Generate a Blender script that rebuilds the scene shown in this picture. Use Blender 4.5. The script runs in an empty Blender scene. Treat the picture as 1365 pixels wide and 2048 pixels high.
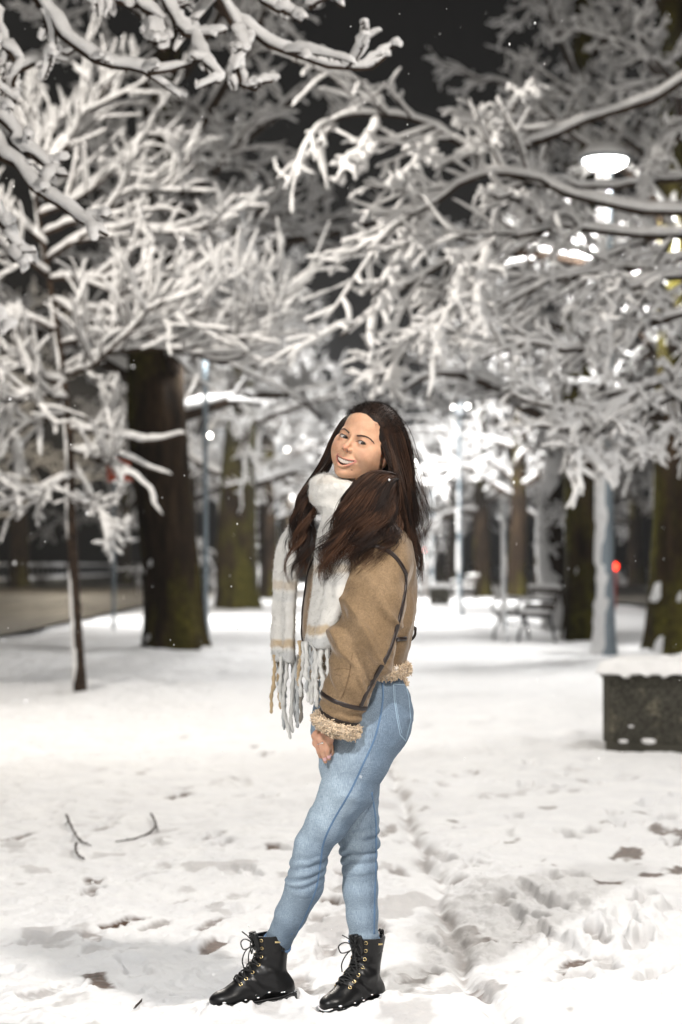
import bpy, math, random
import numpy as np
from mathutils import Vector, Matrix
from mathutils.bvhtree import BVHTree

scene = bpy.context.scene
COL = scene.collection
PI = math.pi
PD = 5.58            # distance from the camera to the woman, metres
CAMH = 1.226         # camera height
FPX = 4096.0

def V(*a): return np.array(a, float)
def norm(v, axis=-1):
    n = np.linalg.norm(v, axis=axis, keepdims=True)
    return v / np.maximum(n, 1e-9)
def smooth01(t):
    t = np.clip(t, 0, 1); return t*t*(3-2*t)

# ---------------------------------------------------------------- noise
def _hash(i, j, k, s):
    n = (i*374761393 + j*668265263 + k*2147483647*7 + s*1274126177) & 0xFFFFFFFF
    n = ((n ^ (n >> 13))*1274126177) & 0xFFFFFFFF
    n = n ^ (n >> 16)
    return (n & 0xFFFFFF)/float(0xFFFFFF)
def vnoise(p, seed=0):
    """value noise, p (...,2|3) -> (-1..1)"""
    p = np.asarray(p, float)
    if p.shape[-1] == 2: p = np.concatenate([p, np.zeros(p.shape[:-1]+(1,))], -1)
    f = np.floor(p); i = f.astype(np.int64); w = p-f; w = w*w*(3-2*w)
    r = 0
    for dx in (0, 1):
        for dy in (0, 1):
            for dz in (0, 1):
                h = _hash(i[..., 0]+dx, i[..., 1]+dy, i[..., 2]+dz, seed)
                r = r + h*(w[..., 0] if dx else 1-w[..., 0])*(w[..., 1] if dy else 1-w[..., 1])*(w[..., 2] if dz else 1-w[..., 2])
    return r*2-1
def fbm(p, oct=4, seed=0, gain=.5, lac=2.03):
    r = 0; a = 1.0; p = np.asarray(p, float)
    for o in range(oct):
        r = r + a*vnoise(p, seed+o*17); p = p*lac+3.7; a *= gain
    return r

# ---------------------------------------------------------------- mesh building
class MB:
    """collects vertices/quads/tris with colours and material slots, becomes ONE mesh object"""
    def __init__(s): s.v = []; s.q = []; s.t = []; s.c = []; s.qm = []; s.tm = []; s.n = 0
    def add(s, v, quads=None, tris=None, col=None, mat=0):
        v = np.asarray(v, float).reshape(-1, 3)
        if quads is not None and len(quads):
            quads = np.asarray(quads, np.int64).reshape(-1, 4); s.q.append(quads+s.n); s.qm.append(np.full(len(quads), mat))
        if tris is not None and len(tris):
            tris = np.asarray(tris, np.int64).reshape(-1, 3); s.t.append(tris+s.n); s.tm.append(np.full(len(tris), mat))
        if col is None: col = (1, 1, 1)
        col = np.broadcast_to(np.asarray(col, float), (len(v), 3)) if np.ndim(col) == 1 else np.asarray(col, float)
        s.c.append(col); s.v.append(v); s.n += len(v)
    def data(s, name, mats, smooth=True):
        me = bpy.data.meshes.new(name)
        v = np.concatenate(s.v) if s.v else np.zeros((0, 3))
        q = np.concatenate(s.q) if s.q else np.zeros((0, 4), np.int64)
        t = np.concatenate(s.t) if s.t else np.zeros((0, 3), np.int64)
        me.vertices.add(len(v)); me.vertices.foreach_set('co', v.astype(np.float32).ravel())
        nl = len(q)*4+len(t)*3
        me.loops.add(nl); me.loops.foreach_set('vertex_index', np.concatenate([q.ravel(), t.ravel()]).astype(np.int32))
        me.polygons.add(len(q)+len(t))
        st = np.concatenate([np.arange(len(q))*4, len(q)*4+np.arange(len(t))*3]).astype(np.int32)
        me.polygons.foreach_set('loop_start', st)
        me.polygons.foreach_set('use_smooth', np.full(len(q)+len(t), smooth))
        mi = np.concatenate([np.concatenate(s.qm) if s.qm else np.zeros(0), np.concatenate(s.tm) if s.tm else np.zeros(0)]).astype(np.int32)
        for m in (mats if isinstance(mats, (list, tuple)) else [mats]): me.materials.append(m)
        me.polygons.foreach_set('material_index', mi)
        a = me.color_attributes.new('Col', 'FLOAT_COLOR', 'POINT')
        c = np.concatenate(s.c) if s.c else np.zeros((0, 3))
        a.data.foreach_set('color', np.concatenate([c, np.ones((len(c), 1))], 1).astype(np.float32).ravel())
        me.update(calc_edges=True)
        return me
    def build(s, name, mats, parent=None, smooth=True):
        o = bpy.data.objects.new(name, s.data(name, mats, smooth)); COL.objects.link(o)
        if parent is not None: o.parent = parent
        return o

def tag(o, label=None, cat=None, group=None, kind=None):
    if label: o['label'] = label
    if cat: o['category'] = cat
    if group: o['group'] = group
    if kind: o['kind'] = kind
    return o
def empty(name, loc, label=None, cat=None, group=None, rz=0):
    o = bpy.data.objects.new(name, None); COL.objects.link(o)
    o.location = loc; o.rotation_euler = (0, 0, rz); o.empty_display_size = .2
    return tag(o, label, cat, group)
def dup(root, loc, rz=None, label=None, scale=None):
    r = root.copy(); COL.objects.link(r); r.location = loc
    if rz is not None: r.rotation_euler = (0, 0, rz)
    if scale: r.scale = (scale,)*3
    if label: r['label'] = label
    for ch in list(root.children):
        c = ch.copy(); COL.objects.link(c); c.parent = r
        for g in ch.children:
            d = g.copy(); COL.objects.link(d); d.parent = c
    return r

def frames(P):
    """P (B,n,3): tangents, normals, binormals by parallel transport"""
    T = np.empty_like(P); T[:, 1:-1] = P[:, 2:]-P[:, :-2]; T[:, 0] = P[:, 1]-P[:, 0]; T[:, -1] = P[:, -1]-P[:, -2]
    T = norm(T)
    ref = np.where(np.abs(T[:, 0, 2:3]) < .9, V(0, 0, 1), V(1, 0, 0))
    N = np.empty_like(P); N[:, 0] = norm(np.cross(T[:, 0], ref))
    for i in range(1, P.shape[1]):
        w = N[:, i-1] - (N[:, i-1]*T[:, i]).sum(-1, keepdims=True)*T[:, i]
        N[:, i] = norm(w)
    return T, N, np.cross(T, N)
def tube_arrays(P, R, sides=6, cap=True):
    """P (B,n,3), R (B,n) -> verts, quads, tris"""
    P = np.asarray(P, float)
    if P.ndim == 2: P = P[None]
    B, n, _ = P.shape; R = np.broadcast_to(np.asarray(R, float), (B, n))
    T, N, Bn = frames(P)
    a = np.arange(sides)*2*PI/sides
    v = P[:, :, None]+R[:, :, None, None]*(np.cos(a)[None, None, :, None]*N[:, :, None]+np.sin(a)[None, None, :, None]*Bn[:, :, None])
    v = v.reshape(-1, 3)
    return v, tube_quads(B, n, sides), (tube_caps(B, n, sides) if cap else None)
def tube_quads(B, n, s):
    b = np.arange(B)[:, None, None]*n*s; i = np.arange(n-1)[None, :, None]*s; j = np.arange(s)[None, None, :]; j2 = (j+1) % s
    return np.stack(np.broadcast_arrays(b+i+j, b+i+j2, b+i+s+j2, b+i+s+j), -1).reshape(-1, 4)
def tube_caps(B, n, s):
    j = np.arange(1, s-1)
    lo = np.stack([np.zeros_like(j), j+1, j], -1); hi = np.stack([np.zeros_like(j), j, j+1], -1)+(n-1)*s
    f = np.concatenate([lo, hi])[None]+(np.arange(B)*n*s)[:, None, None]
    return f.reshape(-1, 3)
def catmull(C, m):
    """control points (k,3) -> m points on a smooth curve"""
    C = np.asarray(C, float); k = len(C)
    E = np.concatenate([[2*C[0]-C[1]], C, [2*C[-1]-C[-2]]])
    t = np.linspace(0, k-1, m); i = np.minimum(t.astype(int), k-2); u = (t-i)[:, None]
    p0, p1, p2, p3 = E[i], E[i+1], E[i+2], E[i+3]
    return .5*((2*p1)+(-p0+p2)*u+(2*p0-5*p1+4*p2-p3)*u*u+(-p0+3*p1-3*p2+p3)*u**3)
def add_tube(mb, C, r, sides=8, m=None, col=None, mat=0):
    C = np.asarray(C, float); P = catmull(C, m or len(C)*4) if len(C) > 2 or m else C
    if np.ndim(r): r = np.interp(np.linspace(0, 1, len(P)), np.linspace(0, 1, len(r)), r)
    v, q, t = tube_arrays(P, np.broadcast_to(r, (len(P),)), sides); mb.add(v, q, t, col, mat)
def add_box(mb, lo, hi, bev=0.0, col=None, mat=0, M=None):
    lo = np.asarray(lo, float); hi = np.asarray(hi, float); b = bev
    import bmesh
    bm = bmesh.new(); bmesh.ops.create_cube(bm, size=1)
    for w in bm.verts: w.co = [lo[i]+(w.co[i]+.5)*(hi[i]-lo[i]) for i in range(3)]
    if b > 0: bmesh.ops.bevel(bm, geom=list(bm.edges), offset=b, segments=2, affect='EDGES', profile=.5)
    add_bm(mb, bm, col, mat, M)
def add_bm(mb, bm, col=None, mat=0, M=None):
    v = np.array([w.co[:] for w in bm.verts]); bm.verts.index_update()
    q = []; t = []
    for f in bm.faces:
        ix = [w.index for w in f.verts]
        if len(ix) == 4: q.append(ix)
        else:
            for i in range(1, len(ix)-1): t.append([ix[0], ix[i], ix[i+1]])
    bm.free()
    if M is not None: v = v@np.asarray(M)[:3, :3].T+np.asarray(M)[:3, 3]
    mb.add(v, q, t, col, mat)
def add_lathe(mb, prof, seg=24, c=(0, 0, 0), col=None, mat=0):
    """prof [(r,z)...] around z"""
    prof = np.asarray(prof, float); a = np.arange(seg)*2*PI/seg
    v = np.stack([prof[:, 0, None]*np.cos(a), prof[:, 0, None]*np.sin(a), np.repeat(prof[:, 1, None], seg, 1)], -1).reshape(-1, 3)+np.asarray(c)
    mb.add(v, tube_quads(1, len(prof), seg), tube_caps(1, len(prof), seg), col, mat)

# ---------------------------------------------------------------- implicit surfaces
class Field:
    def __init__(s, lo, hi, h):
        s.lo = np.asarray(lo, float); s.h = h
        n = np.ceil((np.asarray(hi)-s.lo)/h).astype(int)+1
        s.ax = [s.lo[i]+h*np.arange(n[i]) for i in range(3)]
        s.F = np.full(n, .5)
    def sl(s, lo, hi):
        r = []
        for i in range(3):
            a = int(np.clip(np.searchsorted(s.ax[i], lo[i]), 0, len(s.ax[i]))); b = int(np.clip(np.searchsorted(s.ax[i], hi[i]), 0, len(s.ax[i])))
            r.append(slice(a, b))
        X, Y, Z = np.meshgrid(s.ax[0][r[0]], s.ax[1][r[1]], s.ax[2][r[2]], indexing='ij')
        return tuple(r), X, Y, Z
    def op(s, fn, lo, hi, k=.01, cut=False):
        m = max(k*1.2, .012)
        r, X, Y, Z = s.sl(np.asarray(lo)-m, np.asarray(hi)+m)
        if X.size == 0: return
        d = fn(X, Y, Z); A = s.F[r]
        if cut:
            d = -d; h = np.clip(.5-.5*(d-A)/k, 0, 1); h = 1-h
            s.F[r] = A+(d-A)*h+k*h*(1-h)
        else:
            h = np.clip(.5+.5*(d-A)/k, 0, 1); s.F[r] = d+(A-d)*h-k*h*(1-h)
    def ell(s, c, r, k=.01, rot=None, cut=False):
        c = np.asarray(c, float); r = np.asarray(r, float); R = np.eye(3) if rot is None else np.asarray(rot)
        def fn(X, Y, Z):
            P = np.stack([X-c[0], Y-c[1], Z-c[2]], -1)@R
            k0 = np.linalg.norm(P/r, axis=-1); k1 = np.linalg.norm(P/(r*r), axis=-1)
            return k0*(k0-1)/np.maximum(k1, 1e-6)
        e = np.abs(R)@r if rot is not None else r
        s.op(fn, c-e, c+e, k, cut)
    def cone(s, a, b, ra, rb, k=.01, cut=False, sc=None):
        a = np.asarray(a, float); b = np.asarray(b, float); ab = b-a; L2 = (ab*ab).sum(); m = max(ra, rb)
        def fn(X, Y, Z):
            t = np.clip(((X-a[0])*ab[0]+(Y-a[1])*ab[1]+(Z-a[2])*ab[2])/L2, 0, 1)
            return np.sqrt((X-a[0]-t*ab[0])**2+(Y-a[1]-t*ab[1])**2+(Z-a[2]-t*ab[2])**2)-(ra+t*(rb-ra))
        s.op(fn, np.minimum(a, b)-m, np.maximum(a, b)+m, k, cut)
    def chain(s, P, R, k=.01, cut=False):
        for i in range(len(P)-1): s.cone(P[i], P[i+1], R[i], R[i+1], k, cut)
    def sec(s, rows, ax, k=.03):
        """stack of elliptical sections: rows [(centre, half-length a along ax0, half b along ax1)], linear in z"""
        rows = sorted(rows, key=lambda r: r[0][2]); zc = np.array([r[0][2] for r in rows])
        cx = np.array([r[0][0] for r in rows]); cy = np.array([r[0][1] for r in rows]); A = np.array([r[1] for r in rows]); B = np.array([r[2] for r in rows])
        e0, e1 = np.asarray(ax[0], float), np.asarray(ax[1], float); m = max(A.max(), B.max())
        def cub(z, y):
            n = len(zc); i = np.clip(np.searchsorted(zc, z)-1, 0, n-2); u = np.clip((z-zc[i])/(zc[i+1]-zc[i]), 0, 1)
            d = np.gradient(y, zc); hh = zc[i+1]-zc[i]
            return (2*u**3-3*u**2+1)*y[i]+(u**3-2*u**2+u)*hh*d[i]+(-2*u**3+3*u**2)*y[i+1]+(u**3-u**2)*hh*d[i+1]
        def fn(X, Y, Z):
            z1 = Z[0, 0, :]; x0 = cub(z1, cx); y0 = cub(z1, cy); a = cub(z1, A); b = cub(z1, B)
            p = (X-x0)*e0[0]+(Y-y0)*e0[1]; q = (X-x0)*e1[0]+(Y-y0)*e1[1]
            k0 = np.sqrt((p/a)**2+(q/b)**2); k1 = np.sqrt((p/a**2)**2+(q/b**2)**2)
            d = k0*(k0-1)/np.maximum(k1, 1e-6)
            return np.maximum(d, np.maximum(Z-zc[-1], zc[0]-Z))
        s.op(fn, (cx.min()-m, cy.min()-m, zc[0]), (cx.max()+m, cy.max()+m, zc[-1]), k)
    def mesh(s, iso=0.0):
        F = s.F-iso; h = s.h
        nx, ny, nz = F.shape; S = F < 0
        cnt = sum(S[a:nx-1+a, b:ny-1+b, c:nz-1+c].astype(np.int8) for a in (0, 1) for b in (0, 1) for c in (0, 1))
        act = (cnt > 0) & (cnt < 8); I = np.argwhere(act)
        idx = np.full(act.shape, -1, np.int64); idx[act] = np.arange(len(I))
        cor = [(a, b, c) for a in (0, 1) for b in (0, 1) for c in (0, 1)]
        f = {o: F[I[:, 0]+o[0], I[:, 1]+o[1], I[:, 2]+o[2]] for o in cor}
        acc = np.zeros((len(I), 3)); w = np.zeros(len(I))
        for o in cor:
            for ax in range(3):
                if o[ax] == 0:
                    p = list(o); p[ax] = 1; p = tuple(p); fa, fb = f[o], f[p]; m = (fa < 0) != (fb < 0)
                    t = np.where(m, fa/np.where(m, fa-fb, 1), 0); q = np.array(o, float)[None].repeat(len(I), 0); q[:, ax] = t
                    acc[m] += q[m]; w[m] += 1
        v = s.lo+h*(I+acc/w[:, None])
        quads = []
        for ax in range(3):
            b, c = [(1, 2), (2, 0), (0, 1)][ax]
            sa = [slice(None)]*3; sb = [slice(None)]*3; sa[ax] = slice(0, -1); sb[ax] = slice(1, None)
            E = S[tuple(sa)] != S[tuple(sb)]; J = np.argwhere(E)
            ok = (J[:, b] > 0) & (J[:, c] > 0) & (J[:, b] < act.shape[b]) & (J[:, c] < act.shape[c]); J = J[ok]
            ins = S[tuple(J.T)]
            def g(db, dc):
                K = J.copy(); K[:, b] += db; K[:, c] += dc; return idx[tuple(K.T)]
            Q = np.stack([g(-1, -1), g(0, -1), g(0, 0), g(-1, 0)], 1)
            Q[~ins] = Q[~ins][:, ::-1]; quads.append(Q)
        q = np.concatenate(quads); q = q[(q >= 0).all(1)]
        return v, q
def vnormals(v, q):
    n = np.cross(v[q[:, 2]]-v[q[:, 0]], v[q[:, 3]]-v[q[:, 1]]); N = np.zeros_like(v)
    for i in range(4): np.add.at(N, q[:, i], n)
    return norm(N)
def relax(v, q, it=2, lam=.5):
    e = np.concatenate([q[:, [0, 1]], q[:, [1, 2]], q[:, [2, 3]], q[:, [3, 0]]])
    for _ in range(it):
        s = np.zeros_like(v); c = np.zeros(len(v)); np.add.at(s, e[:, 0], v[e[:, 1]]); np.add.at(c, e[:, 0], 1); np.add.at(s, e[:, 1], v[e[:, 0]]); np.add.at(c, e[:, 1], 1)
        v = v+lam*(s/np.maximum(c, 1)[:, None]-v)
    return v
def bvh(v, q): return BVHTree.FromPolygons([tuple(p) for p in v], [tuple(int(i) for i in f) for f in q])
def snap(tree, P, off=0.0):
    out = []; nr = []
    for p in P:
        loc, n, i, d = tree.find_nearest(Vector(p)); out.append(np.array(loc)+np.array(n)*off); nr.append(np.array(n))
    return np.array(out), np.array(nr)
def ribbon(mb, P, N, w, th, col=None, mat=0):
    """flat strip along P (n,3) lying on a surface with normals N"""
    n = len(P); T = np.gradient(P, axis=0); T = norm(T); S = norm(np.cross(N, T)); w = np.broadcast_to(w, (n,))[:, None]
    a = P+S*w*.5; b = P-S*w*.5; up = N*th
    v = np.stack([a-up, a+up*.5, P+S*w*.25+up, P-S*w*.25+up, b+up*.5, b-up], 1).reshape(-1, 3)
    mb.add(v, tube_quads(1, n, 6), tube_caps(1, n, 6), col, mat)
def spikes(mb, v, q, count, length, width, rng, lean=.5, grav=(0, 0, -.3), colfn=None, mask=None, mat=0, curl=0):
    """many little fibre triangles growing out of a surface"""
    A = np.linalg.norm(np.cross(v[q[:, 2]]-v[q[:, 0]], v[q[:, 3]]-v[q[:, 1]]), axis=1)
    if mask is not None: A = A*mask
    f = rng.choice(len(q), count, p=A/A.sum()); u = rng.random((count, 2))
    Q = v[q[f]]; p = (Q[:, 0]*(1-u[:, :1])+Q[:, 1]*u[:, :1])*(1-u[:, 1:])+(Q[:, 3]*(1-u[:, :1])+Q[:, 2]*u[:, :1])*u[:, 1:]
    n = norm(np.cross(Q[:, 2]-Q[:, 0], Q[:, 3]-Q[:, 1])); d = norm(n+rng.normal(size=(count, 3))*lean+np.asarray(grav))
    L = length*(.5+rng.random((count, 1))); s = norm(np.cross(d, rng.normal(size=(count, 3))))*width
    d2 = norm(d+rng.normal(size=(count, 3))*curl) if curl else d
    m = p+d*L*.5; tip = m+d2*L*.5
    vv = np.stack([p-s, p+s, m+s*.7, m-s*.7, tip], 1).reshape(-1, 3); b = np.arange(count)[:, None]*5
    c = None
    if colfn is not None: c = np.repeat(colfn(p), 5, 0)
    mb.add(vv, np.concatenate([b, b+1, b+2, b+3], 1), np.concatenate([b+3, b+2, b+4], 1), c, mat)

# ---------------------------------------------------------------- materials
class Mat:
    def __init__(s, name, rough=.6, metal=0, spec=.5, color=(.5, .5, .5)):
        s.m = bpy.data.materials.new(name); s.m.use_nodes = True; s.t = s.m.node_tree
        s.b = s.t.nodes['Principled BSDF']; s.b.inputs['Roughness'].default_value = rough; s.b.inputs['Metallic'].default_value = metal
        s.b.inputs['Specular IOR Level'].default_value = spec; s.b.inputs['Base Color'].default_value = (*color, 1)
    def n(s, t, **kw):
        x = s.t.nodes.new(t)
        for k, w in kw.items():
            if k in x.inputs: x.inputs[k].default_value = w
            else: setattr(x, k, w)
        return x
    def l(s, a, b): s.t.links.new(a, b)
    def coord(s, scale=(1, 1, 1), kind='Object'):
        c = s.n('ShaderNodeTexCoord'); mp = s.n('ShaderNodeMapping'); mp.inputs['Scale'].default_value = scale
        s.l(c.outputs[kind], mp.inputs['Vector']); return mp.outputs['Vector']
    def noise(s, scale, detail=4, rough=.55, vec=None, out='Fac', dist=0):
        x = s.n('ShaderNodeTexNoise'); x.inputs['Scale'].default_value = scale; x.inputs['Detail'].default_value = detail; x.inputs['Roughness'].default_value = rough; x.inputs['Distortion'].default_value = dist
        s.l(vec if vec is not None else s.coord(), x.inputs['Vector']); return x.outputs[out]
    def ramp(s, fac, stops):
        x = s.n('ShaderNodeValToRGB'); e = x.color_ramp.elements
        while len(e) < len(stops): e.new(.5)
        for i, (p, c) in enumerate(stops): e[i].position = p; e[i].color = (*c, 1) if len(c) == 3 else c
        s.l(fac, x.inputs[0]); return x.outputs[0]
    def attr(s, name='Col'):
        x = s.n('ShaderNodeAttribute'); x.attribute_name = name; return x.outputs['Color']
    def mix(s, a, b, fac=.5, mode='MIX'):
        x = s.n('ShaderNodeMix', data_type='RGBA', blend_type=mode)
        for i, w in ((0, fac), (6, a), (7, b)):
            if hasattr(w, 'links') or isinstance(w, bpy.types.NodeSocket): s.l(w, x.inputs[i])
            else: x.inputs[i].default_value = (*w, 1) if isinstance(w, tuple) and len(w) == 3 else w
        return x.outputs[2]
    def color(s, c): s.l(c, s.b.inputs['Base Color'])
    def bump(s, fac, strength=.3, dist=.01):
        x = s.n('ShaderNodeBump'); x.inputs['Strength'].default_value = strength; x.inputs['Distance'].default_value = dist
        s.l(fac, x.inputs['Height'])
        if s.b.inputs['Normal'].links: s.l(s.b.inputs['Normal'].links[0].from_socket, x.inputs['Normal'])
        s.l(x.outputs[0], s.b.inputs['Normal'])
    def sss(s, w, radius, scale=.01):
        s.b.inputs['Subsurface Weight'].default_value = w; s.b.inputs['Subsurface Radius'].default_value = radius; s.b.inputs['Subsurface Scale'].default_value = scale

def q3(px, py, dy=0.0):
    """a point of the woman's space (origin on the ground under her): photo pixel at depth PD+dy"""
    k = (PD+dy)/FPX
    return np.array([(px-682.5)*k, dy, CAMH+(1130-py)*k])
# ================================================================= the woman
rng = np.random.default_rng(11)
FW = V(-.906, -.423, 0); LF = V(.423, -.906, 0)          # her chest faces FW, her left side LF
person = empty('person', (0, PD, 0), 'smiling woman in tan shearling jacket, cream scarf and blue jeans standing on the snow', 'person')

# ---- materials
m_skin = Mat('skin', .55, spec=.32)
c = m_skin.mix(m_skin.attr(), m_skin.ramp(m_skin.noise(55, 3), [(.3, (.9, .86, .84)), (.7, (1.06, 1.05, 1.05))]), 1.0, 'MULTIPLY')
m_skin.color(c); m_skin.sss(.35, (1, .38, .22), .008); m_skin.bump(m_skin.noise(900, 2), .12, .0006)
m_hair = Mat('hair', .56, spec=.22); m_hair.color(m_hair.attr()); m_hair.b.inputs['Anisotropic'].default_value = .0
m_tooth = Mat('tooth', .25, color=(.84, .77, .67))
m_eye = Mat('eye', .22, spec=.4); m_eye.color(m_eye.attr()); m_eye.b.inputs['Coat Weight'].default_value = .0
m_brow = Mat('brow_hair', .6, color=(.085, .045, .03))
m_lash = Mat('lash', .6, color=(.012, .009, .008))
m_nail = Mat('nail', .2, color=(.72, .42, .42))
m_silver = Mat('silver', .18, 1, color=(.85, .83, .8))
m_gold = Mat('gold_metal', .28, 1, color=(.78, .6, .3))
m_suede = Mat('suede', .85, spec=.15)
n1 = m_suede.noise(7, 4, .6); n2 = m_suede.noise(210, 4, .75)
c = m_suede.ramp(n1, [(.28, (.130, .085, .046)), (.55, (.21, .143, .083)), (.8, (.285, .20, .125))])
c = m_suede.mix(c, m_suede.ramp(n2, [(.3, (.66, .66, .66)), (.7, (1.26, 1.24, 1.2))]), 1.0, 'MULTIPLY'); m_suede.color(c)
m_suede.b.inputs['Sheen Weight'].default_value = .25; m_suede.b.inputs['Sheen Roughness'].default_value = .4
m_suede.bump(n2, .35, .0016); m_suede.bump(m_suede.noise(26, 4), .3, .006)
m_trim = Mat('leather_trim', .42, spec=.4, color=(.018, .011, .009)); m_trim.bump(m_trim.noise(300, 3), .3, .001)
m_sherpa = Mat('sherpa', .95, spec=.1); m_sherpa.color(m_sherpa.attr()); m_sherpa.b.inputs['Sheen Weight'].default_value = .3
m_wool = Mat('scarf_wool', .95, spec=.1); m_wool.color(m_wool.attr()); m_wool.b.inputs['Sheen Weight'].default_value = .4
m_wool.bump(m_wool.noise(260, 3, .7), .6, .003)
m_denim = Mat('denim', .82, spec=.15)
vec = m_denim.coord((900, 900, 60)); th = m_denim.noise(1.0, 2, .6, vec)
vec2 = m_denim.coord((70, 70, 800)); th2 = m_denim.noise(1.0, 2, .5, vec2)
c = m_denim.mix(m_denim.attr(), m_denim.ramp(th, [(.25, (.55, .6, .68)), (.5, (1, 1, 1)), (.8, (1.5, 1.46, 1.4))]), 1.0, 'MULTIPLY')
c = m_denim.mix(c, m_denim.ramp(th2, [(.3, (.86, .88, .9)), (.7, (1.1, 1.1, 1.1))]), 1.0, 'MULTIPLY')
m_denim.color(c); m_denim.bump(th, .25, .001); m_denim.bump(m_denim.noise(45, 3), .12, .004)
m_stitch = Mat('denim_seam', .8, spec=.1, color=(.10, .17, .28))
m_stitch2 = Mat('pale_stitch', .8, spec=.1, color=(.27, .36, .45))
m_boot = Mat('boot_leather', .38, spec=.35, color=(.0055, .0055, .006)); m_boot.bump(m_boot.noise(38, 4), .25, .004); m_boot.bump(m_boot.noise(500, 2), .1, .0006)
m_sole = Mat('boot_rubber', .5, spec=.4); m_sole.color(m_sole.ramp(m_sole.noise(60, 5, .75), [(.6, (.011, .011, .012)), (.66, (.5, .52, .55)), (1, (.8, .82, .85))]))
m_lace = Mat('boot_lace', .8, color=(.012, .012, .012))
m_bsnow = Mat('boot_snow', .7, color=(.85, .86, .88)); m_bsnow.sss(.3, (.6, .8, 1), .004)

# ---- head frame
def rotm(y, p, r):
    c, s = math.cos, math.sin
    Rz = np.array([[c(y), -s(y), 0], [s(y), c(y), 0], [0, 0, 1]]); Rx = np.array([[1, 0, 0], [0, c(p), -s(p)], [0, s(p), c(p)]])
    Ry = np.array([[c(r), 0, s(r)], [0, 1, 0], [-s(r), 0, c(r)]]); return Ry@Rx@Rz
HR = rotm(math.radians(-29), math.radians(0), math.radians(21.5)); HS = .97
HO = q3(732.5, 887, -.035)
def h2w(p): return HO+HS*(np.asarray(p, float)@HR.T)
def w2h(p): return ((np.asarray(p, float)-HO)/HS)@HR

# ---- head sculpt (head space: x her left, -y face, z up)
hf = Field((-.094, -.128, -.185), (.094, .118, .128), .0018)
hf.ell((0, .016, .034), (.071, .090, .076), .01)
hf.ell((0, -.024, -.028), (.0640, .060, .078), .03)
hf.ell((0, -.028, .040), (.057, .055, .050), .02)
for s in (-1, 1):
    hf.cone((s*.050, .006, -.044), (s*.018, -.055, -.096), .017, .0125, .026)
    hf.ell((s*.0395, -.0525, -.035), (.023, .0215, .021), .022); hf.ell((s*.050, -.022, -.050), (.017, .028, .026), .03)
    hf.ell((s*.051, -.034, -.015), (.016, .026, .014), .02)
    hf.cone((s*.012, -.077, .012), (s*.046, -.060, .008), .0080, .006, .016)
hf.ell((0, -.070, -.1035), (.0150, .0125, .0115), .02)
hf.ell((0, -.066, -.067), (.031, .019, .022), .014)
hf.cone((0, -.078, .002), (0, -.0965, -.030), .0055, .0064, .014)
hf.ell((0, -.1000, -.0360), (.0080, .0085, .0068), .007)
for s in (-1, 1): hf.ell((s*.0108, -.0885, -.0395), (.0052, .0088, .0054), .006)
hf.cone((0, -.0945, -.0435), (0, -.086, -.049), .0032, .0042, .005)
EZ = -.0085
EYE = [(-.0305, -.0650, EZ), (.0305, -.0650, EZ)]
for s, e in zip((-1, 1), EYE):
    hf.ell((e[0]-s*.001, -.091, EZ+.001), (.0195, .0155, .0115), .012, cut=True)
    def lid(X, Y, Z, e=e): return np.sqrt((X-e[0])**2+(Y-e[1])**2+((Z-e[2])*.97)**2)-.0172
    hf.op(lid, np.array(e)-.019, np.array(e)+.019, .005)
    # under-eye and lid crease of a smile
    def alm(X, Y, Z, e=e, s=s):
        u = ((X-e[0])*s+.0008)/.0146; w = np.clip(1-u*u, -1, 1)
        zu = EZ+.0046*w+.0008*u+.0002; zl = EZ-.0030*w+.0008*u
        return np.maximum(np.maximum(Z-zu, zl-Z), Y-(e[1]+.001))
    hf.op(alm, (e[0]-.019, -.10, EZ-.009), (e[0]+.019, e[1]+.002, EZ+.010), .0012, cut=True)
    hf.ell((s*.0058, -.0950, -.0440), (.0033, .0052, .0028), .003, cut=True)
    # ear
    hf.ell((s*.0715, .014, -.012), (.009, .018, .029), .008, rot=rotm(s*.35, 0, s*.12))
    hf.ell((s*.0795, .012, -.008), (.005, .010, .017), .004, rot=rotm(s*.35, 0, s*.12), cut=True)
    hf.ell((s*.0715, .008, -.038), (.006, .008, .009), .006)
    # smile fold
    hf.cone((s*.0180, -.0870, -.043), (s*.0350, -.072, -.0610), .0005, .0009, .008, cut=True)
hf.cone((0, -.094, -.050), (0, -.092, -.058), .0012, .0016, .004, cut=True)
def lipz(x, up): return (-.0672+(abs(x)/.0300)**2*.0068) if up else (-.0835+(abs(x)/.0300)**2*.0222)
def lipy(x): return -.0855+(abs(x)/.0300)**2*.0125
xs = np.linspace(-.0300, .0300, 13)
upl = [V(x, lipy(x)-.0005, lipz(x, 1)+.0022*(1-(x/.0300)**2)+.0004) for x in xs]; lol = [V(x, lipy(x)+.001, lipz(x, 0)-.0030*(1-(x/.0300)**2)) for x in xs]
hf.chain(upl, [.0014+.0014*(1-(x/.0300)**2) for x in xs], .004); hf.chain(lol, [.0014+.0026*(1-(x/.0300)**2) for x in xs], .005)
def mouth(X, Y, Z):
    a = (np.abs(X)/.0300)**2
    return np.maximum(np.maximum(Z-(-.0672+a*.0068), (-.0835+a*.0222)-Z), Y+.055)
hf.op(mouth, (-.033, -.11, -.088), (.033, -.052, -.058), .0012, cut=True)
nk = w2h(q3(738, 1018, .03))
hf.cone((0, .016, -.055), nk, .051, .056, .03)
v, q = hf.mesh()
v = relax(v, q, 1, .4)
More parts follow.
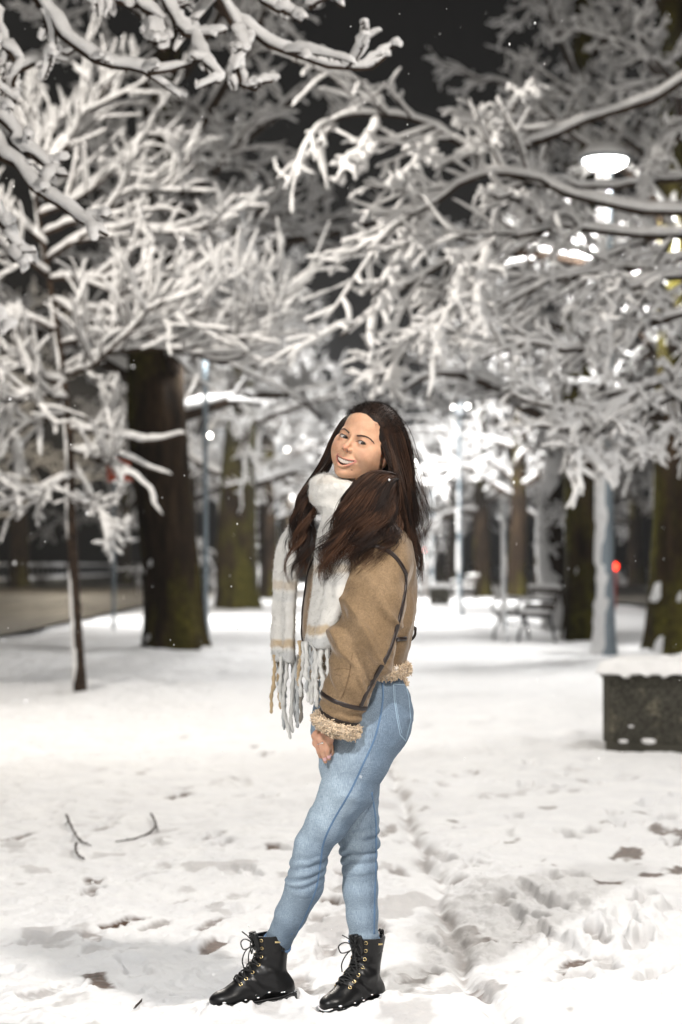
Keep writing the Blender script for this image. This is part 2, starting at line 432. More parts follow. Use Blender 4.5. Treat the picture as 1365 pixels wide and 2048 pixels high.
# colours
base = V(.58, .345, .222)
col = np.tile(base, (len(v), 1))
def blend(col, w, c): return col*(1-w[:, None])+np.asarray(c)*w[:, None]
def gauss(v, c, r): return np.exp(-(((v-np.asarray(c))/np.asarray(r))**2).sum(1))
for s in (-1, 1):
    col = blend(col, (.22*gauss(v, (s*.04, -.065, -.034), (.02, .03, .018))), (.62, .30, .21))
    col = blend(col, .35*gauss(v, (s*.0305, -.085, EZ+.007), (.018, .02, .006)), (.36, .18, .11))
    col = blend(col, .6*gauss(v, (s*.074, .012, -.014), (.012, .03, .035)), (.55, .24, .15))
col = blend(col, .55*gauss(v, (0, -.103, -.037), (.012, .014, .010)), (.66, .26, .18))
def dpoly(v, P):
    d = np.full(len(v), 9.)
    for a, b in zip(P[:-1], P[1:]):
        ab = b-a; t = np.clip(((v-a)@ab)/(ab@ab), 0, 1); d = np.minimum(d, np.linalg.norm(v-a-t[:, None]*ab, axis=1))
    return d
dl = np.minimum(dpoly(v, upl)+.0008*0, dpoly(v, lol)-.0010)
col = blend(col, smooth01((.0048-dl)/.0020)*(v[:, 1] < -.065), (.52, .225, .175))
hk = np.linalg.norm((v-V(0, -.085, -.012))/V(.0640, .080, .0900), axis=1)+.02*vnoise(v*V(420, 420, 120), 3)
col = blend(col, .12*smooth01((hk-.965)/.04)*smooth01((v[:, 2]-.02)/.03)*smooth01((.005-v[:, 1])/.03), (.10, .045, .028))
inm = (np.abs(v[:, 0]) < .0290) & (v[:, 1] > lipy(0)+.006+(np.abs(v[:, 0])/.0300)**2*.0125) & (v[:, 1] < -.045) & (v[:, 2] < -.058) & (v[:, 2] > -.088)
col[inm] = (.10, .02, .02)
ex = gauss(v, (.058, -.045, -.004), (.0016, .006, .0016)); col = blend(col, np.clip(ex*1.4, 0, 1), (.2, .08, .05))   # small mole
body = MB(); hv = h2w(v); body.add(hv, q, col=col)
htree = bvh(v, q)
# ---- chest under the clothes and both hands, same mesh
tf = Field((-.20, -.22, .96), (.24, .22, 1.40), .008)
tf.sec([(q3(718, 1290, 0), .095, .125), (q3(720, 1180, 0), .10, .14), (q3(728, 1090, 0), .08, .14), (q3(735, 1040, .01), .05, .07)], (FW, LF))
tf.cone(q3(738, 1060, .02), q3(738, 1000, .02), .052, .05, .03)
v, q = tf.mesh(); body.add(v, q, col=base)
SH = [q3(757, 1118, -.135), q3(747, 1200, -.185), q3(727, 1280, -.205), q3(710, 1345, -.200), q3(689, 1405, -.187), q3(676, 1440, -.178)]
def build_hand(fingers, thumb, palm, wrist):
    pts = np.concatenate([np.array(f[0]) for f in fingers]+[np.array(wrist), np.array(thumb[0])])
    F = Field(pts.min(0)-.03, pts.max(0)+.03, .0016)
    F.cone(wrist[0], wrist[1], .023, .024, .01)
    for p, r in palm: F.cone(p[0], p[1], r[0], r[1], .010)
    for P, r in fingers: F.chain([V(*x) for x in P], r, .0022)
    F.chain([V(*x) for x in thumb[0]], thumb[1], .006)
    return F.mesh()
hw = [q3(676, 1432, -.175), q3(656, 1462, -.150)]
D = -.158
kn = [q3(631, 1472, D+.012), q3(640, 1479, D-.002), q3(650, 1483, D-.004), q3(659, 1482, D+.006)]
fg = [([q3(645, 1458, D+.018), kn[0], q3(636, 1492, D+.010), q3(639, 1504, D+.016), q3(641.5, 1513, D+.024)], [.0088, .0084, .0077, .0068, .0055]),
      ([q3(650, 1460, D+.008), kn[1], q3(645.5, 1501, D-.006), q3(649, 1514, D+.002), q3(651, 1523, D+.010)], [.0090, .0086, .0079, .0070, .0055]),
      ([q3(656, 1462, D+.006), kn[2], q3(655, 1500, D-.006), q3(657.5, 1510, D+.002), q3(658.5, 1517, D+.010)], [.0090, .0084, .0077, .0068, .0055]),
      ([q3(662, 1462, D+.012), kn[3], q3(662.5, 1495, D+.006), q3(664, 1503, D+.012), q3(665, 1508, D+.018)], [.0092, .0082, .0074, .0066, .0054])]
tb = ([q3(652, 1452, D+.03), q3(634, 1470, D+.045), q3(633, 1486, D+.055), q3(637, 1496, D+.06)], [.013, .0115, .0098, .0075])
palm = [((hw[1], kn[i]), (.017, .0112)) for i in range(4)]
v, q = build_hand(fg, tb, palm, hw); v = relax(v, q, 1, .3)
hc = np.tile(V(.54, .315, .215), (len(v), 1))
for k_ in kn: hc = blend(hc, .3*gauss(v, k_, (.008,)*3), (.5, .2, .13))
body.add(v, q, col=hc); handtree = bvh(v, q)
# her right hand, tucked behind her
R0 = [q3(775, 1330, .20), q3(770, 1365, .205)]
rk = [q3(761+i*7, 1388, .21+.004*i) for i in range(4)]
fg2 = [([q3(765+i*4, 1370, .205), rk[i], q3(760+i*7, 1402, .205), q3(762+i*6, 1412, .198), q3(764+i*5, 1420-abs(i-1)*3, .19)], [.0095, .009, .0083, .0073, .006]) for i in range(4)]
v, q = build_hand(fg2, ([q3(766, 1362, .2), q3(754, 1376, .19), q3(751, 1392, .185), q3(753, 1402, .182)], [.013, .0115, .0098, .0075]), [((R0[1], rk[i]), (.017, .0112)) for i in range(4)], R0)
body.add(v, q, col=V(.54, .315, .215))
# nails in the same mesh
for P, r in fg:
    a, b = P[-2], P[-1]; d = norm(b-a); p = b-d*.001
    loc, n, i_, d_ = handtree.find_nearest(Vector(p+V(0, -.02, 0))); n = np.array(n); n = norm(n-d*(n@d)); s_ = np.cross(d, n); o_ = np.array(loc)
    g = []
    for i in range(5):
        for j in range(5):
            a_, b_ = (i-2)/2, (j-2)/2; g.append(o_+d*a_*.0055+s_*b_*.0046*(1-.25*max(a_, 0)**2)+n*(.0009-.0011*b_*b_))
    body.add(g, [(i*5+j, i*5+j+1, i*5+j+6, i*5+j+5) for i in range(4) for j in range(4)], col=(1, 1, 1), mat=1)
bo = body.build('body', [m_skin.m, m_nail.m], person)
# ring
mb = MB(); P0 = fg[1][0][1]*.62+fg[1][0][2]*.38; ax_ = norm(fg[1][0][2]-fg[1][0][1]); u_ = norm(np.cross(ax_, V(0, 1, 0))); w_ = np.cross(ax_, u_)
a = np.linspace(0, 2*PI, 25); add_tube(mb, [P0+.0098*(math.cos(t)*u_+math.sin(t)*w_) for t in a], .0011, 6, 25)
loc, n, _, _ = handtree.find_nearest(Vector(P0+V(0, -.03, 0))); import bmesh
bm = bmesh.new(); bmesh.ops.create_icosphere(bm, subdivisions=1, radius=.0034); add_bm(mb, bm, M=Matrix.Translation(Vector(loc)+n*.002))
mb.build('ring', m_silver.m, bo)

# ---- eyes, teeth, brows, lashes
gz = norm(w2h(V(0, -PD, CAMH))-V(0, -.07, 0))
for e in EYE:
    mb = MB(); n_ = 28; th_ = np.linspace(0, PI, n_); ph = np.arange(32)*2*PI/32
    g = norm(gz+V(-.06 if e[0] > 0 else .02, 0, 0)); u_ = norm(np.cross(g, V(0, 0, 1))); w_ = np.cross(u_, g)
    vv = np.array(e)+.0154*(np.cos(th_)[:, None, None]*g+np.sin(th_)[:, None, None]*(np.cos(ph)[None, :, None]*u_+np.sin(ph)[None, :, None]*w_))
    rr = np.sin(th_)*.0154; cc = np.where((rr < .0034)[:, None], V(.003, .003, .003), np.where((rr < .0080)[:, None], V(.022, .011, .006), V(.60, .55, .51)))
    cc[th_ > 1.5] = (.8, .7, .66); cc = np.where(((rr > .0071) & (rr < .0082) & (th_ < 1.5))[:, None], V(.012, .008, .006), cc)
    mb.add(h2w(vv.reshape(-1, 3)), tube_quads(1, n_, 32), col=np.repeat(cc, 32, 0)); mb.build('eye', m_eye.m, person)
for s, e in zip((-1, 1), EYE):
    mb = MB(); us = np.linspace(-1.02, 1.12, 12)
    P = np.array([[e[0]+s*u*.0160, -.0825, EZ+.0046*(1-u*u)+.0008*u+.0003] for u in us]); P, N = snap(htree, P, .0004)
    add_tube(mb, h2w(P), [.0005, .0010, .0011, .0004], 5, 24)
    for u in np.linspace(-.9, 1.05, 26):
        p = V(e[0]+s*u*.0160, -.0825, EZ+.0046*(1-u*u)+.0008*u+.0005); p, N = snap(htree, [p], .0004); p = p[0]
        add_tube(mb, h2w([p, p+V(s*(.0010+.0015*u), -.0028, .0008), p+V(s*(.0018+.002*u), -.0042, .0024)]), [.0003, .0002, .0001], 3, 5)
    us = np.linspace(-.6, 1.05, 9); P = np.array([[e[0]+s*u*.0160, -.0825, EZ-.0031*(1-u*u)+.0008*u-.0003] for u in us]); P, N = snap(htree, P, .0001); add_tube(mb, h2w(P), [.0002, .0004, .0004, .0002], 4, 16)
    mb.build('eyelashes', m_lash.m, person)
    mb = MB(); C = catmull([(s*.0115, -.085, .0060), (s*.022, -.083, .0100), (s*.034, -.076, .0128), (s*.044, -.066, .0100), (s*.051, -.058, .0040)], 80)
    for i, p in enumerate(C):
        t = i/89; wd = .0024*(1-.75*t)
        for j in range(3):
            o = p+V(0, 0, rng.uniform(-wd, wd)); dr = V(s*(.0045), .0015, .0016-.0042*t)+rng.normal(size=3)*.0004
            L, N = snap(htree, [o, o+dr*.6, o+dr], .0006); add_tube(mb, h2w(L), [.0004, .0004, .0002], 3, 3)
    mb.build('eyebrow', m_brow.m, person)
mb = MB()
for i in range(10):
    x = (i-4.5)*.0055*(1-.02*abs(i-4.5)); wd = .00282-.00012*abs(i-4.5); y = lipy(x)+.0050; zt = lipz(x, 1)+.0018; hh = (.0068, .0065, .0061, .0056, .0048)[int(abs(i-4.5))]
    F = []
    for a_ in np.linspace(-1, 1, 7):
        for t in np.arange(8)*2*PI/8:
            sx = math.copysign(abs(math.cos(t))**.6, math.cos(t)); sy = math.copysign(abs(math.sin(t))**.6, math.sin(t)); k_ = (1-abs(a_)**6)**.5*(.93+.07*-a_)+.02
            yaw = x/.0300*.75; F.append((x+wd*sx*k_*math.cos(yaw)-.0022*sy*k_*math.sin(yaw)*0, y+.0022*sy*k_+wd*sx*k_*math.sin(yaw), zt-hh+hh*a_))
    mb.add(h2w(F), tube_quads(1, 7, 8), tube_caps(1, 7, 8))
mb.build('teeth', m_tooth.m, person)

# ---- jeans
jf = Field(q3(505, 1925, 0)*V(1, 0, 1)+V(0, -.24, 0), q3(850, 1318, 0)*V(1, 0, 1)+V(0, .24, 0), .0042)
jf.sec([(q3(722, 1322, 0), .098, .125), (q3(721, 1350, 0), .101, .132), (q3(720, 1385, 0), .112, .148), (q3(721, 1430, 0), .124, .162), (q3(718, 1480, 0), .118, .165), (q3(712, 1515, 0), .09, .14)], (FW, LF))
for s, p in ((1, q3(764, 1425, -.045)), (-1, q3(752, 1425, .085))): jf.ell(p, (.078, .08, .088), .04)
NL = [q3(738, 1455, -.072), q3(716, 1515, -.085), q3(697, 1575, -.085), q3(656, 1645, -.065), q3(625, 1690, -.045), q3(617, 1730, -.030), q3(610, 1770, -.012), q3(582, 1830, .030), q3(555, 1885, .078), q3(551, 1912, .080)]
NR = [.096, .086, .072, .0555, .0465, .0455, .0500, .0415, .0345, .031]
FL = [q3(706, 1450, .085), q3(702, 1530, .085), q3(706, 1580, .08), q3(716, 1640, .072), q3(719, 1690, .066), q3(720, 1735, .068), q3(721, 1778, .078), q3(725, 1830, .085), q3(729, 1880, .088), q3(731, 1908, .09)]
FR = [.092, .085, .072, .056, .0495, .0470, .0485, .0425, .0385, .034]
jf.chain(NL, NR, .014); jf.chain(FL, FR, .014)
v, q = jf.mesh(); v = relax(v, q, 2, .5)
def limbcoord(v, P):
    """distance to limb polyline and coordinate along it"""
    P = np.array(P); L = np.concatenate([[0], np.cumsum(np.linalg.norm(np.diff(P, axis=0), axis=1))]); d = np.full(len(v), 9.); t0 = np.zeros(len(v))
    for i in range(len(P)-1):
        ab = P[i+1]-P[i]; t = np.clip(((v-P[i])@ab)/(ab@ab), 0, 1); dd = np.linalg.norm(v-P[i]-t[:, None]*ab, axis=1); m = dd < d; d[m] = dd[m]; t0[m] = L[i]+t[m]*(L[i+1]-L[i])
    return d, t0, L
N = vnormals(v, q); dn, tn, Ln = limbcoord(v, NL); df, tf_, Lf = limbcoord(v, FL); near = dn < df
t = np.where(near, tn, tf_); tk = np.where(near, Ln[4], Lf[4])+.022; ta = np.where(near, Ln[8], Lf[8])
# knee folds run round the leg and tip downwards at the back, fade along each ring
wob = fbm(v*V(9, 9, 5), 3, 5)*.016+(v[:, 0]*.35)
fold = np.zeros(len(v))
for o, am, wd in ((-.050, .35, .010), (-.026, .9, .009), (.004, 1.0, .010), (.030, .8, .009), (.058, .35, .012)):
    am2 = am*(.55+.6*vnoise(v*V(14, 14, 3)+o*90, 3)); fold += am2*(np.exp(-((t-tk-o+wob)/wd)**2)-.7*np.exp(-((t-tk-o+wob-.0125)/(wd*.42))**2))
disp = fold*.0074
thg = np.exp(-((t-tk+.14)/.10)**2); disp += thg*.0020*fbm(v*V(20, 20, 46), 3, 8)
crot = smooth01((v[:, 2]-.70)/.1); disp += crot*.0030*fbm(v*V(9, 9, 34)+V(0, 0, 1)*v[:, :1]*16, 3, 21)
disp += .0028*np.exp(-((t-ta+.01)/.03)**2)*fbm(v*V(10, 10, 75), 2, 9)+.0012*fbm(v*28, 3, 2)
v = v+N*disp[:, None]
N = vnormals(v, q)
# worn fade on the fronts of thigh and shin
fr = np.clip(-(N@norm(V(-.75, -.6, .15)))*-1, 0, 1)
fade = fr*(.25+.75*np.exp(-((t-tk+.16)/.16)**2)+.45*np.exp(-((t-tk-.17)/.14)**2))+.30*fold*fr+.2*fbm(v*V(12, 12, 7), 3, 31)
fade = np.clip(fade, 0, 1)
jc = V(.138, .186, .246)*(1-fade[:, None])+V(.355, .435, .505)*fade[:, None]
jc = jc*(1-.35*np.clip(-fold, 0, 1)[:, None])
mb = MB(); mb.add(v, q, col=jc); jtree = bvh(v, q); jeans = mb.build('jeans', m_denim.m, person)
def seam(C, w, th, m=40, y=-.4): 
    C = catmull([q3(*c) for c in C], m)
    P = []; NN = []
    for p in C:
        o = Vector((0, -PD, CAMH)); d = (Vector(p)-o).normalized(); loc, n, i, dd = jtree.ray_cast(o, d)
        if loc is None: loc, n, i, dd = jtree.find_nearest(Vector(p))
        P.append(np.array(loc)); NN.append(np.array(n))
    return np.array(P), np.array(NN)
mb = MB(); P, N_ = seam([(763, 1345, -.15), (766, 1400, -.16), (752, 1470, -.17), (726, 1530, -.17), (700, 1585, -.17), (668, 1640, -.12), (648, 1685, -.1), (641, 1730, -.08), (632, 1780, -.06), (612, 1830, -.02), (588, 1880, 0)], .0035, .001, 90); ribbon(mb, P, N_, .0050, .0011); mb.build('leg_seam', m_stitch.m, jeans); mb = MB()
P, N_ = seam([(744, 1585, 0), (752, 1640, 0), (752.5, 1690, 0), (752, 1740, 0), (750, 1800, 0), (749, 1868, 0)], .004, .001, 60); ribbon(mb, P, N_, .0065, .0013)
mb.build('leg_seam', m_stitch.m, jeans)
mb = MB()
POC = [(787, 1368, -.1), (789, 1400, -.1), (795, 1440, -.1), (801, 1470, -.08), (812, 1482, -.05), (822, 1440, 0), (818, 1395, 0), (812, 1370, 0), (787, 1368, -.1)]
for a, b in zip(POC[:-1], POC[1:]):
    P, N_ = seam([a, b], .003, .001, 12); ribbon(mb, P, N_, .0030, .0012); 
for dx in (3,):
    P, N_ = seam([(790, 1372, -.1), (792, 1400, -.1), (798, 1440, -.1), (804, 1467, -.08)], .002, .001, 24); ribbon(mb, P, N_, .0016, .0012)
mb.build('back_pocket', m_stitch2.m, jeans)
for (Pl, rr, i0) in ((NL, .036, 8), (FL, .0385, 8)):
    d_ = norm(Pl[i0]-Pl[i0-1]); u_ = norm(np.cross(d_, V(0, 1, 0))); w_ = np.cross(d_, u_); c_ = Pl[i0]-d_*.004
    mb = MB(); add_tube(mb, [c_+(rr+.002+.0015*math.sin(5*t))*(math.cos(t)*u_+math.sin(t)*w_)+d_*.004*math.sin(2*t+1) for t in np.linspace(0, 2*PI, 40)], .0042, 6, 40, col=V(.13, .22, .36)); mb.build('ankle_hem', m_denim.m, jeans)

# ---- boots
bf = Field((-.115, -.065, .0), (.215, .065, .232), .0028)
bf.sec([(V(-.002, 0, .05), .052, .040), (V(.0, 0, .09), .052, .040), (V(-.010, 0, .125), .046, .038), (V(-.016, 0, .165), .047, .041), (V(-.021, 0, .22), .055, .047)], (V(1, 0, 0), V(0, 1, 0)))
bf.ell((-.034, 0, .050), (.042, .036, .046), .02)
bf.cone((.008, 0, .115), (.095, 0, .056), .037, .032, .02); bf.ell((.122, 0, .042), (.056, .0380, .029), .02); bf.ell((.05, 0, .045), (.06, .035, .034), .02)
bf.op(lambda X, Y, Z: np.maximum(np.sqrt(((X+.018)/.044)**2+(Y/.0385)**2)*.037-.037, .165-Z), (-.08, -.05, .16), (.06, .05, .25), .003, cut=True)
bf.op(lambda X, Y, Z: .214+.10*np.abs(X+.01)**1.0*np.where(X > 0, .25, -.2)-Z, (-.11, -.065, .2), (.2, .065, .24), .002, cut=True)
bf.op(lambda X, Y, Z: Z-.026, (-.11, -.065, 0), (.21, .065, .03), .002, cut=True)
bv, bq = bf.mesh(); bv = relax(bv, bq, 1, .5); bN = vnormals(bv, bq)
cre = np.exp(-((bv[:, 0]-.035)/.05)**2)*np.exp(-((bv[:, 2]-.10)/.05)**2); bv = bv+bN*(cre*.0028*np.sin(bv[:, 2]*150-bv[:, 0]*90+3*vnoise(bv*30))+.0012*fbm(bv*22, 3))[:, None]
btree = bvh(bv, bq)
sf = Field((-.10, -.062, -.004), (.205, .062, .052), .0022)
def soled(X, Y, Z):
    P = [(-.045, .036), (0, .032), (.05, .035), (.10, .041), (.136, .0375)]; d = np.full(X.shape, 9.)
    for (a, ra), (b, rb) in zip(P[:-1], P[1:]):
        t = np.clip((X-a)/(b-a), 0, 1); d = np.minimum(d, np.hypot(X-a-t*(b-a), Y)-(ra+t*(rb-ra)))
    top = .030+.010*np.exp(-((X+.06)/.03)**2)+.004*np.exp(-((X-.16)/.03)**2); bot = .012*smooth01((X-.14)/.06)
    e = np.maximum(np.maximum(d, Z-top), bot-Z)
    rim = .003; lug = np.maximum(np.abs(((X+.5) % .021)-.0105)-.0018, np.maximum(Z-.016, -d-rim)); e = np.maximum(e, -lug)
    arch = np.maximum(np.abs(X-.014)-.02, Z-.014); e = np.maximum(e, -arch)
    groove = np.maximum(np.abs(Z-top+.007)-.0016, -d-.003); return np.maximum(e, -groove)
sf.op(soled, (-.1, -.062, 0), (.2, .062, .05), .001)
sv, sq = sf.mesh()
def boot_parts(parent):
    o = MB(); o.add(sv, sq); so = o.build('sole', m_sole.m, parent)
    # tongue, collar, pull tab
    o = MB(); add_tube(o, [(.024, 0, .17), (.032, 0, .205), (.038, 0, .226)], [.009, .011, .009], 8, 10); 
    for y in (-.012, .012): add_tube(o, [(.026, y, .17), (.033, y*1.1, .205), (.038, y*1.2, .224)], [.008, .009, .007], 8, 10)
    o.build('tongue', m_boot.m, parent)
    o = MB(); add_tube(o, [(-.064, 0, .16), (-.074, 0, .175), (-.077, 0, .205), (-.074, 0, .226), (-.068, 0, .222)], .0035, 6, 20)
    add_tube(o, [(-.068, .008, .19), (-.076, .008, .2), (-.076, .008, .224), (-.068, .008, .222)], .0035, 6, 14); o.build('pull_tab', m_lace.m, parent)
    la = MB(); pts = {}
    for s in (-1, 1):
        C = catmull([(.024, s*.027, .203), (.026, s*.026, .168), (.036, s*.025, .134), (.066, s*.025, .105), (.092, s*.024, .083)], 7); P, NN = snap(btree, C, .0008); pts[s] = (P, NN)
        for p, n in zip(P, NN):
            u_ = norm(np.cross(n, V(1, .2, 0))); w_ = np.cross(n, u_); a = np.linspace(0, 2*PI, 13)
            ey = MB(); add_tube(ey, [p+.0044*(math.cos(t)*u_+math.sin(t)*w_) for t in a], .0013, 5, 13); ey.build('eyelet', m_gold.m, parent)
    for i in range(7):
        a, b = pts[-1][0][i], pts[1][0][i]; mid = (a+b)/2; up = norm(pts[-1][1][i]+pts[1][1][i])
        L, N2 = snap(btree, [mid], .004); add_tube(la, [a, a*.7+L[0]*.3+up*.004, L[0]+up*.001, b*.7+L[0]*.3+up*.004, b], .0022, 6, 16)
        if i < 6:
            for s in (-1, 1):
                a, b = pts[s][0][i], pts[-s][0][i+1]; L, N2 = snap(btree, [(a+b)/2], .007); add_tube(la, [a, L[0], b], .0022, 6, 14)
    k_ = (pts[-1][0][0]+pts[1][0][0])/2+V(.012, 0, -.012)
    for s in (-1, 1):
        add_tube(la, [k_, k_+V(.018, s*.022, .012), k_+V(.026, s*.040, .0), k_+V(.022, s*.034, -.020), k_+V(.010, s*.012, -.012), k_], .0020, 6, 30)
        add_tube(la, [k_, k_+V(.022, s*.014, -.020), k_+V(.030, s*.026, -.05), k_+V(.026, s*.028, -.075)], .0019, 6, 18)
        add_tube(la, [k_, k_+V(.014, s*.012, .022), k_+V(.024, s*.030, .034)], .0019, 6, 12)
    la.build('laces', m_lace.m, parent)
    for s in (-1, 1):
        o = MB(); P, NN = snap(btree, [(-.030+i*.004, s*.05, .194+.0004*i) for i in range(6)], .0005); ribbon(o, P, NN, .0055, .0012); o.build('name_plate', m_gold.m, parent)
    r2 = np.random.default_rng(4)
    for i in range(9):
        s = r2.choice((-1, 1)); x = r2.uniform(-.08, .185); P, NN = snap(btree, [(x, s*.07, r2.uniform(.018, .05))], .001); sc = r2.uniform(.0008, .0026)*(1.5 if x > .12 else 1)
        bm = bmesh.new(); bmesh.ops.create_icosphere(bm, subdivisions=2, radius=sc)
        for w in bm.verts: w.co *= 1+.35*float(vnoise(np.array(w.co)*400+i))
        y_ = P[0]*1.0; y_[1] += s*.004*(y_[2] < .035); y_[0] += .008*(x > .15)
        o = MB(); add_bm(o, bm, M=Matrix.Translation(Vector(y_))@Matrix.Diagonal((1.6, 1.3, .8, 1))); o.build('snow_clump', m_bsnow.m, parent)
    P, NN = snap(btree, [(.17, y, .032) for y in np.linspace(-.03, .03, 9)], .004)
    o = MB(); add_tube(o, P, [.001, .0028, .0015, .0032, .001], 6, 20); o.build('toe_snow', m_bsnow.m, parent)
for (px, py, dy, ang, pitch, roll) in ((541, 2018, .068, 22, 4, 0), (728, 2024, .072, 50, 0, 0)):
    o = MB(); o.add(bv, bq); b = o.build('boot', m_boot.m, person); b.location = q3(px, py, dy)*V(1, 1, 0)
    b.rotation_euler = (0, math.radians(pitch), math.radians(180+ang)); b.location.z = .010 if pitch else .0; b.scale = (.97, 1.0, .93)
    boot_parts(b)
# ================================================================= jacket
kf = Field((-.17, -.31, .755), (.25, .30, 1.43), .0045)
def jc_(px, py, dy, A, B): return (q3(px, py, dy), A, B)
kf.sec([jc_(716, 1345, .005, .118, .146), jc_(716, 1325, .005, .124, .152), jc_(713, 1285, .005, .140, .168), jc_(716, 1230, .005, .150, .178), jc_(719, 1180, .005, .147, .184), jc_(723, 1130, .008, .135, .186),
        jc_(729, 1085, .012, .112, .178), jc_(735, 1050, .018, .085, .135), jc_(738, 1020, .022, .074, .088), jc_(740, 995, .025, .075, .080)], (FW, LF), .03)
SR = [.082, .086, .083, .070, .055, .051]
kf.chain(SH, SR, .022)
kf.cone(q3(757, 1090, -.10), q3(757, 1130, -.135), .06, .078, .03)
FS = [q3(722, 1118, .155), q3(735, 1200, .20), q3(758, 1275, .215), q3(768, 1330, .205), q3(771, 1362, .203)]
kf.chain(FS, [.078, .078, .066, .054, .048], .022)
v, q = kf.mesh(); v = relax(v, q, 2, .5); N = vnormals(v, q)
ds, ts, Ls = limbcoord(v, SH); slv = smooth01((.10-ds)/.02)*(v[:, 1] < -.08)
tt = ts/Ls[-1]
# long diagonal drapes on the sleeve, puckers at the elbow and cuff
a1 = v[:, 0]*1.0+v[:, 2]*.55
dr = ((1-np.abs(np.sin(a1*34+1.6*fbm(v*6, 2, 3))))**1.5-.35)*.022*np.exp(-((tt-.45)/.27)**2)
el = fbm(np.stack([(v[:, 0]*.8+v[:, 2]*.5)*26, (v[:, 0]*.5-v[:, 2]*.8)*7, v[:, 1]*8], -1), 3, 12)*.016*np.exp(-((tt-.62)/.26)**2)
cf = .0038*np.sin(tt*95+2*fbm(v*12, 2, 4))*np.exp(-((tt-.93)/.05)**2)
gen = fbm(v*V(10, 10, 13), 4, 6)*.0052
bk = np.exp(-((v[:, 2]-q3(0, 1280)[2])/.05)**2)*.006*fbm(v*V(22, 22, 8), 2, 15)*(1-slv)
v = v+N*((dr+el+cf)*slv+gen+bk)[:, None]
mb = MB(); mb.add(v, q); jk = mb.build('jacket', m_suede.m, person); ktree = bvh(v, q)
CAMP = Vector((0, -PD, CAMH))
def kproj(C, m, tree=None):
    P = []; NN = []
    for p in catmull([q3(*c) for c in C], m) if len(C) > 2 else np.linspace(q3(*C[0]), q3(*C[1]), m):
        d = (Vector(p)-CAMP).normalized(); loc, n, i, dd = (tree or ktree).ray_cast(CAMP, d)
        if loc is None: loc, n, i, dd = (tree or ktree).find_nearest(Vector(p))
        P.append(np.array(loc)); NN.append(np.array(n))
    P = np.array(P)
    for _ in range(2): P[1:-1] = (P[:-2]+2*P[1:-1]+P[2:])/4
    return P, norm(np.array(NN))
for C, w, m in (([(703, 1117, 0), (712, 1100, 0), (733, 1092, 0), (756, 1093, 0), (782, 1106, 0), (801, 1127, 0), (812, 1148, 0)], .0115, 50),
                ([(743, 1050, 0), (744, 1070, 0), (744, 1091, 0)], .0125, 14),
                ([(812, 1146, 0), (811, 1175, 0), (802, 1225, 0), (790, 1270, 0), (776, 1310, 0), (752, 1352, 0), (734, 1385, 0), (722, 1412, 0)], .0125, 60)):
    mb = MB(); P, N_ = kproj(C, m); ribbon(mb, P+N_*.001, N_, w, .0034); mb.build('leather_trim', m_trim.m, jk)
mb = MB(); P, N_ = kproj([(792, 1279, 0), (802, 1278, 0), (812, 1277, 0)], 10); ribbon(mb, P+N_*.001, N_, .011, .0034); mb.build('waist_strap', m_trim.m, jk)
def ringat(tpos, w, tilt=0):
    i = np.searchsorted(Ls, tpos)-1; u = (tpos-Ls[i])/(Ls[i+1]-Ls[i]); c = SH[i]*(1-u)+SH[i+1]*u; d = norm(SH[i+1]-SH[i]); u_ = norm(np.cross(d, V(0, 1, 0))); w_ = np.cross(d, u_); P = []; NN = []
    for a in np.linspace(0, 2*PI, 49):
        dr_ = math.cos(a)*u_+math.sin(a)*w_; loc, n, _, _ = ktree.ray_cast(Vector(c+dr_*.16), Vector(-dr_))
        if loc is None: loc = c+dr_*.052; n = dr_
        P.append(np.array(loc)+d*tilt*math.cos(a)); NN.append(np.array(n))
    return np.array(P), np.array(NN)
for tp, w in ((Ls[4]-.008, .0125), (Ls[5]-.012, .0150)):
    mb = MB(); P, N_ = ringat(tp, w)
    for _ in range(3): P[1:-1] = (P[:-2]+2*P[1:-1]+P[2:])/4
    ribbon(mb, P, N_, w, .0026); mb.build('cuff_strap', m_trim.m, jk)
mb = MB()   # strap loop standing off the back
C = [q3(806, 1279, .06), q3(820, 1280, .055), q3(829, 1272, .05), q3(831, 1262, .05), q3(828, 1256, .055), q3(818, 1262, .06)]
P = catmull(C, 24); ribbon(mb, P, norm(np.cross(np.gradient(P, axis=0), V(0, 1, .1))), .024, .003); mb.build('strap_loop', m_trim.m, jk)
m_sseam = Mat('suede_seam', .9, color=(.13, .08, .042)).m
for C in ([(706, 1305, 0), (698, 1350, 0), (686, 1395, 0)], [(703, 1330, 0), (696, 1365, 0), (682, 1398, 0)], [(668, 1340, 0), (682, 1337, 0), (700, 1339, 0)], [(672, 1349, 0), (683, 1352, 0)]):
    mb = MB(); P, N_ = kproj(C, 24); add_tube(mb, P, .0009, 5, 24); mb.build('sleeve_seam', m_sseam, jk)
